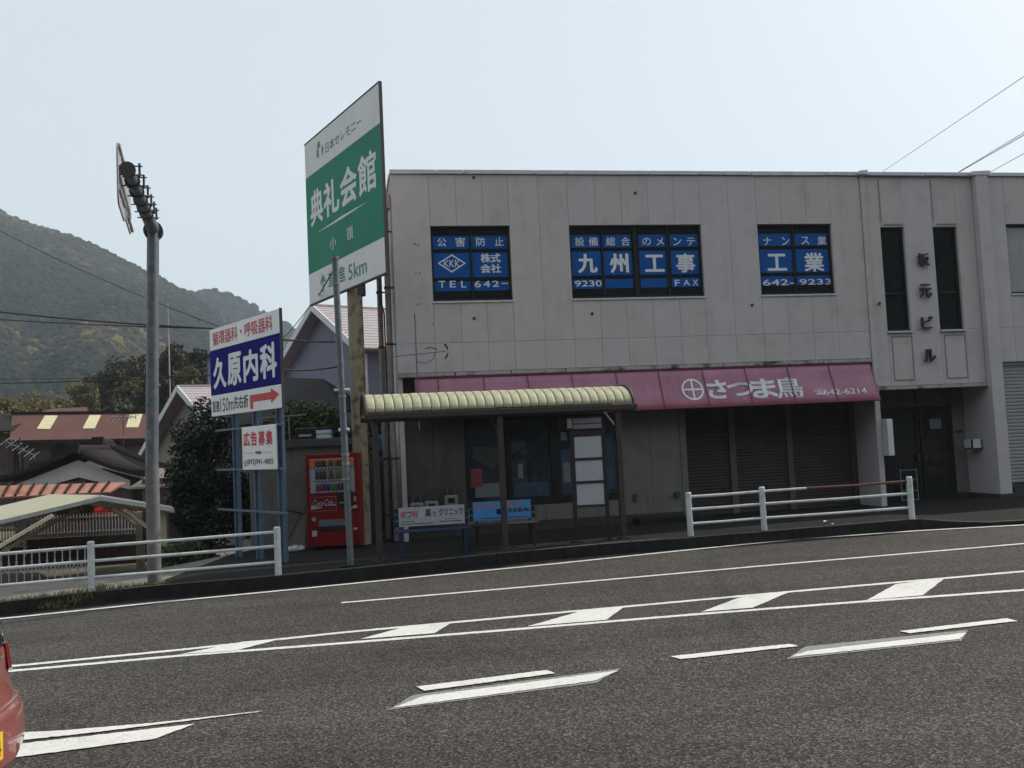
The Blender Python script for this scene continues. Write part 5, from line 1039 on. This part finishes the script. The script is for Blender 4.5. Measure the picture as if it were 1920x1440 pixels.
# ------------------------------------------------------------------ hills with crowns
def hillmesh(name, sil, Yr, Yf, zf, woodlabel, n, crown, seed):
    sx = [s[0] for s in sil]; Zr = [float(atY(s[0], s[1], Yr)[2]) for s in sil]
    az = [ray(s[0], s[1]) for s in sil]; sl_ = [r[0]/r[1] for r in az]
    def hz(k, Y):   # k = X/Y
        zr = float(np.interp(k, sl_, Zr)); t = (Y-Yf)/(Yr-Yf)
        w_ = .5*math.sin(k*23+Y*.012+seed)*.5+.5*math.sin(k*51-Y*.02)
        if t <= 1: s = t**1.25; return zf+(zr-zf)*s+w_*14*max(0, t)*(1-t)*2
        return zr-(Y-Yr)*.35
    ks = np.linspace(sl_[0], sl_[-1], 90); Ys = np.linspace(Yf, Yr+140, 44); V = [(k*Y, Y, hz(k, Y)) for Y in Ys for k in ks]
    MB().add(V, [(j*90+i, j*90+i+1, (j+1)*90+i+1, (j+1)*90+i) for j in range(43) for i in range(89)], True).make(name, M['hillsoil'], kind='structure')
    ico = bmesh.new(); bmesh.ops.create_icosphere(ico, subdivisions=2, radius=1); iv0 = np.array([v.co[:] for v in ico.verts]); fi = np.array([[v.index for v in f.verts] for f in ico.faces]); ico.free()
    variants = []
    for q in range(6): variants.append(iv0*(1+rng.normal(size=(len(iv0), 1))*.24)*np.array([1, 1, .85]))
    k = rng.uniform(max(sl_[0], -.66), sl_[-1], n); Y = Yf+(Yr+15-Yf)*rng.random(n)**.72; Vv = []; 
    nv = len(iv0); AV = np.zeros((n*nv, 3)); tint = np.zeros(n)
    for i in range(n):
        X = k[i]*Y[i]; z = hz(k[i], Y[i]); r = crown*rng.uniform(.55, 1.4)*min(1, .25+.75*Y[i]/520); a = rng.uniform(0, 6.28); c_, s_ = math.cos(a), math.sin(a)
        v = variants[i % 6]*r; AV[i*nv:(i+1)*nv] = np.stack([v[:, 0]*c_-v[:, 1]*s_+X, v[:, 0]*s_+v[:, 1]*c_+Y[i], v[:, 2]+z+r*.25], 1)
        f_ = math.sin(X*.021+1.3)*math.sin(Y[i]*.017+X*.008)+.5*math.sin(X*.05-Y[i]*.043)
        base = .05+.38*rng.random()+.25*max(0, f_); tint[i] = base+(.45*rng.random() if rng.random() < .08+.40*max(0, f_-.25) else 0)
    F = (fi[None]+np.arange(n)[:, None, None]*nv).reshape(-1, 3)
    me = bpy.data.meshes.new('woods'); me.vertices.add(len(AV)); me.vertices.foreach_set('co', AV.ravel()); me.loops.add(F.size); me.loops.foreach_set('vertex_index', F.ravel()); me.polygons.add(len(F)); me.polygons.foreach_set('loop_start', np.arange(0, F.size, 3)); me.update(calc_edges=True)
    at = me.attributes.new('tint', 'FLOAT', 'FACE'); at.data.foreach_set('value', (np.clip(np.repeat(tint, len(fi))+rng.normal(size=len(F))*.05, 0, 1)).astype(np.float32)); me.materials.append(M['hill'])
    ob('hillside_woods', me, kind='stuff', label=woodlabel)
hillmesh('hill', [(-420, 250), (-200, 320), (-60, 372), (0, 400), (50, 425), (105, 440), (150, 454), (175, 466), (215, 485), (250, 505), (272, 515), (300, 527), (332, 546), (362, 560), (400, 590), (450, 640), (520, 700), (620, 780), (760, 840)], 620, 170, -2, 'hazy wooded hillside in mixed spring greens at left', 25000, 2.5, 0.)
hillmesh('far_hill', [(250, 620), (310, 590), (350, 560), (370, 552), (400, 551), (425, 557), (450, 567), (480, 583), (505, 596), (530, 612), (600, 660), (700, 740), (800, 800)], 850, 640, 20, 'paler far wooded hill behind the clinic sign', 4000, 4.2, 2.)

# added wooded bank behind the camera: unseen, blocks low sky, darkens shade and windows
XB = np.linspace(-170, 170, 120); YB = np.linspace(-24, -95, 26)
MB().add([(x, y, -1+48*((-24-y)/71)**.8+2.2*math.sin(x*.31+y*.5)+1.6*math.sin(x*.83-y*.27)+random.uniform(-.8, .8)) for y in YB for x in XB], [(j*120+i, j*120+i+1, (j+1)*120+i+1, (j+1)*120+i) for j in range(25) for i in range(119)]).make('sky_block_bank', M['skyblockbank'], kind='structure')

# ------------------------------------------------------------------ cables
def cable(label, pts, r=.012, sag=.0, group='overhead cables'):
    P = [Vector(atY(*p)) for p in pts]; Q = []
    for a, b in zip(P[:-1], P[1:]):
        for i in range(14): f_ = i/14; Q.append(a.lerp(b, f_)-Vector((0, 0, sag*4*f_*(1-f_))))
    Q.append(P[-1]); t = thing('overhead_cable', label, 'cable', tuple(P[0]), 0, group); MB().tube([q-P[0] for q in Q], r, 5).make('wire', M['cable'], t)
cable('thin cable slanting down across the hillside', [(-150, 350, 48), (410, 612, 40)], .018, .4)
cable('upper of the two thick cables crossing behind the sign pole', [(-150, 566, 34), (400, 616, 30), (640, 641, 24)], .028, .12)
cable('lower of the two thick cables crossing behind the sign pole', [(-150, 588, 34), (400, 616, 30)], .02, .08)
cable('low thick cable just above the red brown roof ridge', [(-150, 722, 36), (395, 704, 30), (530, 692, 24), (640, 686, 16.0)], .022, .05)
cable('thin cable running beside the low thick cable at left', [(-150, 712, 37), (395, 704, 30)], .012, .03)
cable('cable dropping from the billboard to the gable of the blue grey house', [(620, 515, 17.6), (585, 568, 24), (530, 635, 33)], .014, .05)
cable('single thin cable rising to the right above the roof', [(1655, 322, 31), (2100, 22, 14)], .007, .0)
cable('upper of the paired cables above the roof at right', [(1798, 322, 26), (2100, 140, 13)], .008, .0)
cable('lower of the paired cables above the roof at right', [(1798, 323, 26), (2100, 150, 13)], .010, .0)
cable('short cable at the right edge above the roof', [(1856, 323, 26), (2100, 190, 13)], .008, .0)
# ------------------------------------------------------------------ red car at the left edge
CR = thing('red_car', 'pinkish red compact car cut off by the left edge of the photo', 'car', (-3.265, 5.72, SLOPE*-3.265), R_(3))
def ring(z, xr, hw, bulge, xf=-3.3, n=24):
    pts = []; rc = .32
    for i in range(n+1):   # rear edge from near side (-y) to far side, bulged
        f_ = -1+2*i/n; y = hw*math.sin(f_*math.pi/2); x = xr-bulge*(1-math.cos(f_*math.pi/2)**1.0) ; pts.append((x, y, z))
    return pts+[(xf+.3, hw, z), (xf, hw*.7, z), (xf, -hw*.7, z), (xf+.3, -hw, z)]
def hull(levels, name, m, par, **k):
    L_ = [tuple(l)+((-3.3,) if len(l) == 4 else ()) for l in levels]; LL = []
    for i in range(len(L_)-1):
        p0, p1, p2, p3 = [np.array(L_[max(0, min(len(L_)-1, k))]) for k in (i-1, i, i+1, i+2)]
        for q in range(5): u = q/5; LL.append(.5*((2*p1)+(-p0+p2)*u+(2*p0-5*p1+4*p2-p3)*u*u+(-p0+3*p1-3*p2+p3)*u**3))
    LL.append(np.array(L_[-1])); Rg = [ring(*l) for l in LL]; n = len(Rg[0]); V = [p for r in Rg for p in r]; F = [(j*n+i, j*n+(i+1) % n, (j+1)*n+(i+1) % n, (j+1)*n+i) for j in range(len(Rg)-1) for i in range(n)]
    F += [tuple(range(n-1, -1, -1)), tuple((len(Rg)-1)*n+i for i in range(n))]
    o = MB().add(V, F, True).make(name, m, par); return o
body = hull([(.20, -.06, .66, .22), (.26, .0, .70, .24), (.42, .06, .735, .26), (.60, .045, .74, .27), (.66, .0, .735, .27), (.80, -.045, .73, .26), (.96, -.06, .72, .26), (1.02, -.09, .70, .26)], 'body', M['carpaint'], CR)
hull([(1.00, -.055, .70, .26), (1.12, -.085, .68, .26, -3.0), (1.25, -.13, .655, .25, -2.6), (1.42, -.22, .60, .25, -2.2), (1.50, -.32, .54, .25, -1.9)], 'cabin_glass', M['carglass'], CR)
hull([(1.47, -.22, .61, .25, -2.0), (1.52, -.26, .58, .25, -1.9), (1.55, -.5, .48, .22, -1.8)], 'roof_skin', M['carpaint'], CR)
hull([(.14, -.12, .60, .2), (.21, -.08, .64, .22)], 'underbody', M['carblack'], CR)
def onrear(y, z, xr, hw, bulge, o=.012): f_ = math.asin(max(-1, min(1, y/hw)))*2/math.pi; return (xr-bulge*(1-math.cos(f_*math.pi/2))+o, y, z)
for s in (-1, 1):
    V = [onrear(s*y, z, x, .73, .26, .008) for y, z, x in ((.52, 1.0, -.07), (.715, 1.0, -.07), (.72, .86, -.05), (.60, .80, -.045), (.50, .84, -.045))]; MB().add(V, [(0, 1, 2, 3, 4)]).make('tail_lamp', M['lamp'], CR).modifiers.new('t', 'SOLIDIFY').thickness = .02
MB().tube([onrear(y, .655, .01, .74, .27, .0) for y in np.linspace(-.66, .66, 15)], .012, 6).make('bumper_crease', M['carpaint'], CR)
V = []; ys = np.linspace(-.27, .27, 7)
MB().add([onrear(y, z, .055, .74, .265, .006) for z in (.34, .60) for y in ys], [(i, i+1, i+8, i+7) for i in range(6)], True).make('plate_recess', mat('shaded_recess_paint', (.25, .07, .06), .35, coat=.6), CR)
npl = MB().box(.056, .066, -.27, .06, .39, .555).make('number_plate', M['plate'], CR, bevel=.003)
lt = lettering('44', npl, (-.13, .03, .42, .51), M['blacktext'], y=0); lt.rotation_euler = (0, 0, math.pi/2); lt.location = (.0695, 0, 0)
MB().tube([(-.03, -.05, 1.05), (-.06, .22, 1.12), (-.1, .38, 1.17)], .012, 6).make('wiper', M['carblack'], CR)
MB().tube([onrear(.62, 1.03, -.09, .70, .26, .02), onrear(.66, 1.20, -.15, .70, .25, .02)], .012, 6).make('chrome_strip', M['chrome'], CR)
MB().box(-.40, -.26, .52, .66, 1.0, 1.12).make('hinge_cover', M['carblack'], CR, bevel=.03)
MB().tube([(-.10, .36, .93), (-.13, .46, .93)], .015, 8).make('handle', M['chrome'], CR)
for x in (-.68, -2.75):
    for s in (-1, 1):
        wv = MB().tube([(x, s*.70, .28), (x, s*.56, .28)], .28, 24).make('wheel', M['tyre'], CR); MB().tube([(x, s*.705, .28), (x, s*.69, .28)], .17, 16).make('rim', M['chrome'], wv)
# ------------------------------------------------------------------ haze
hz = bpy.data.materials.new('haze'); hz.use_nodes = True; t = hz.node_tree; t.nodes.remove(t.nodes['Principled BSDF'])
pv = t.nodes.new('ShaderNodeVolumePrincipled'); pv.inputs['Color'].default_value = (.74, .87, .98, 1); pv.inputs['Density'].default_value = HAZE_DENSITY; pv.inputs['Anisotropy'].default_value = 0
t.links.new(pv.outputs[0], t.nodes['Material Output'].inputs['Volume'])
MB().box(-1320, 720, -270, 1620, -2, 285).make('haze', hz, kind='stuff')
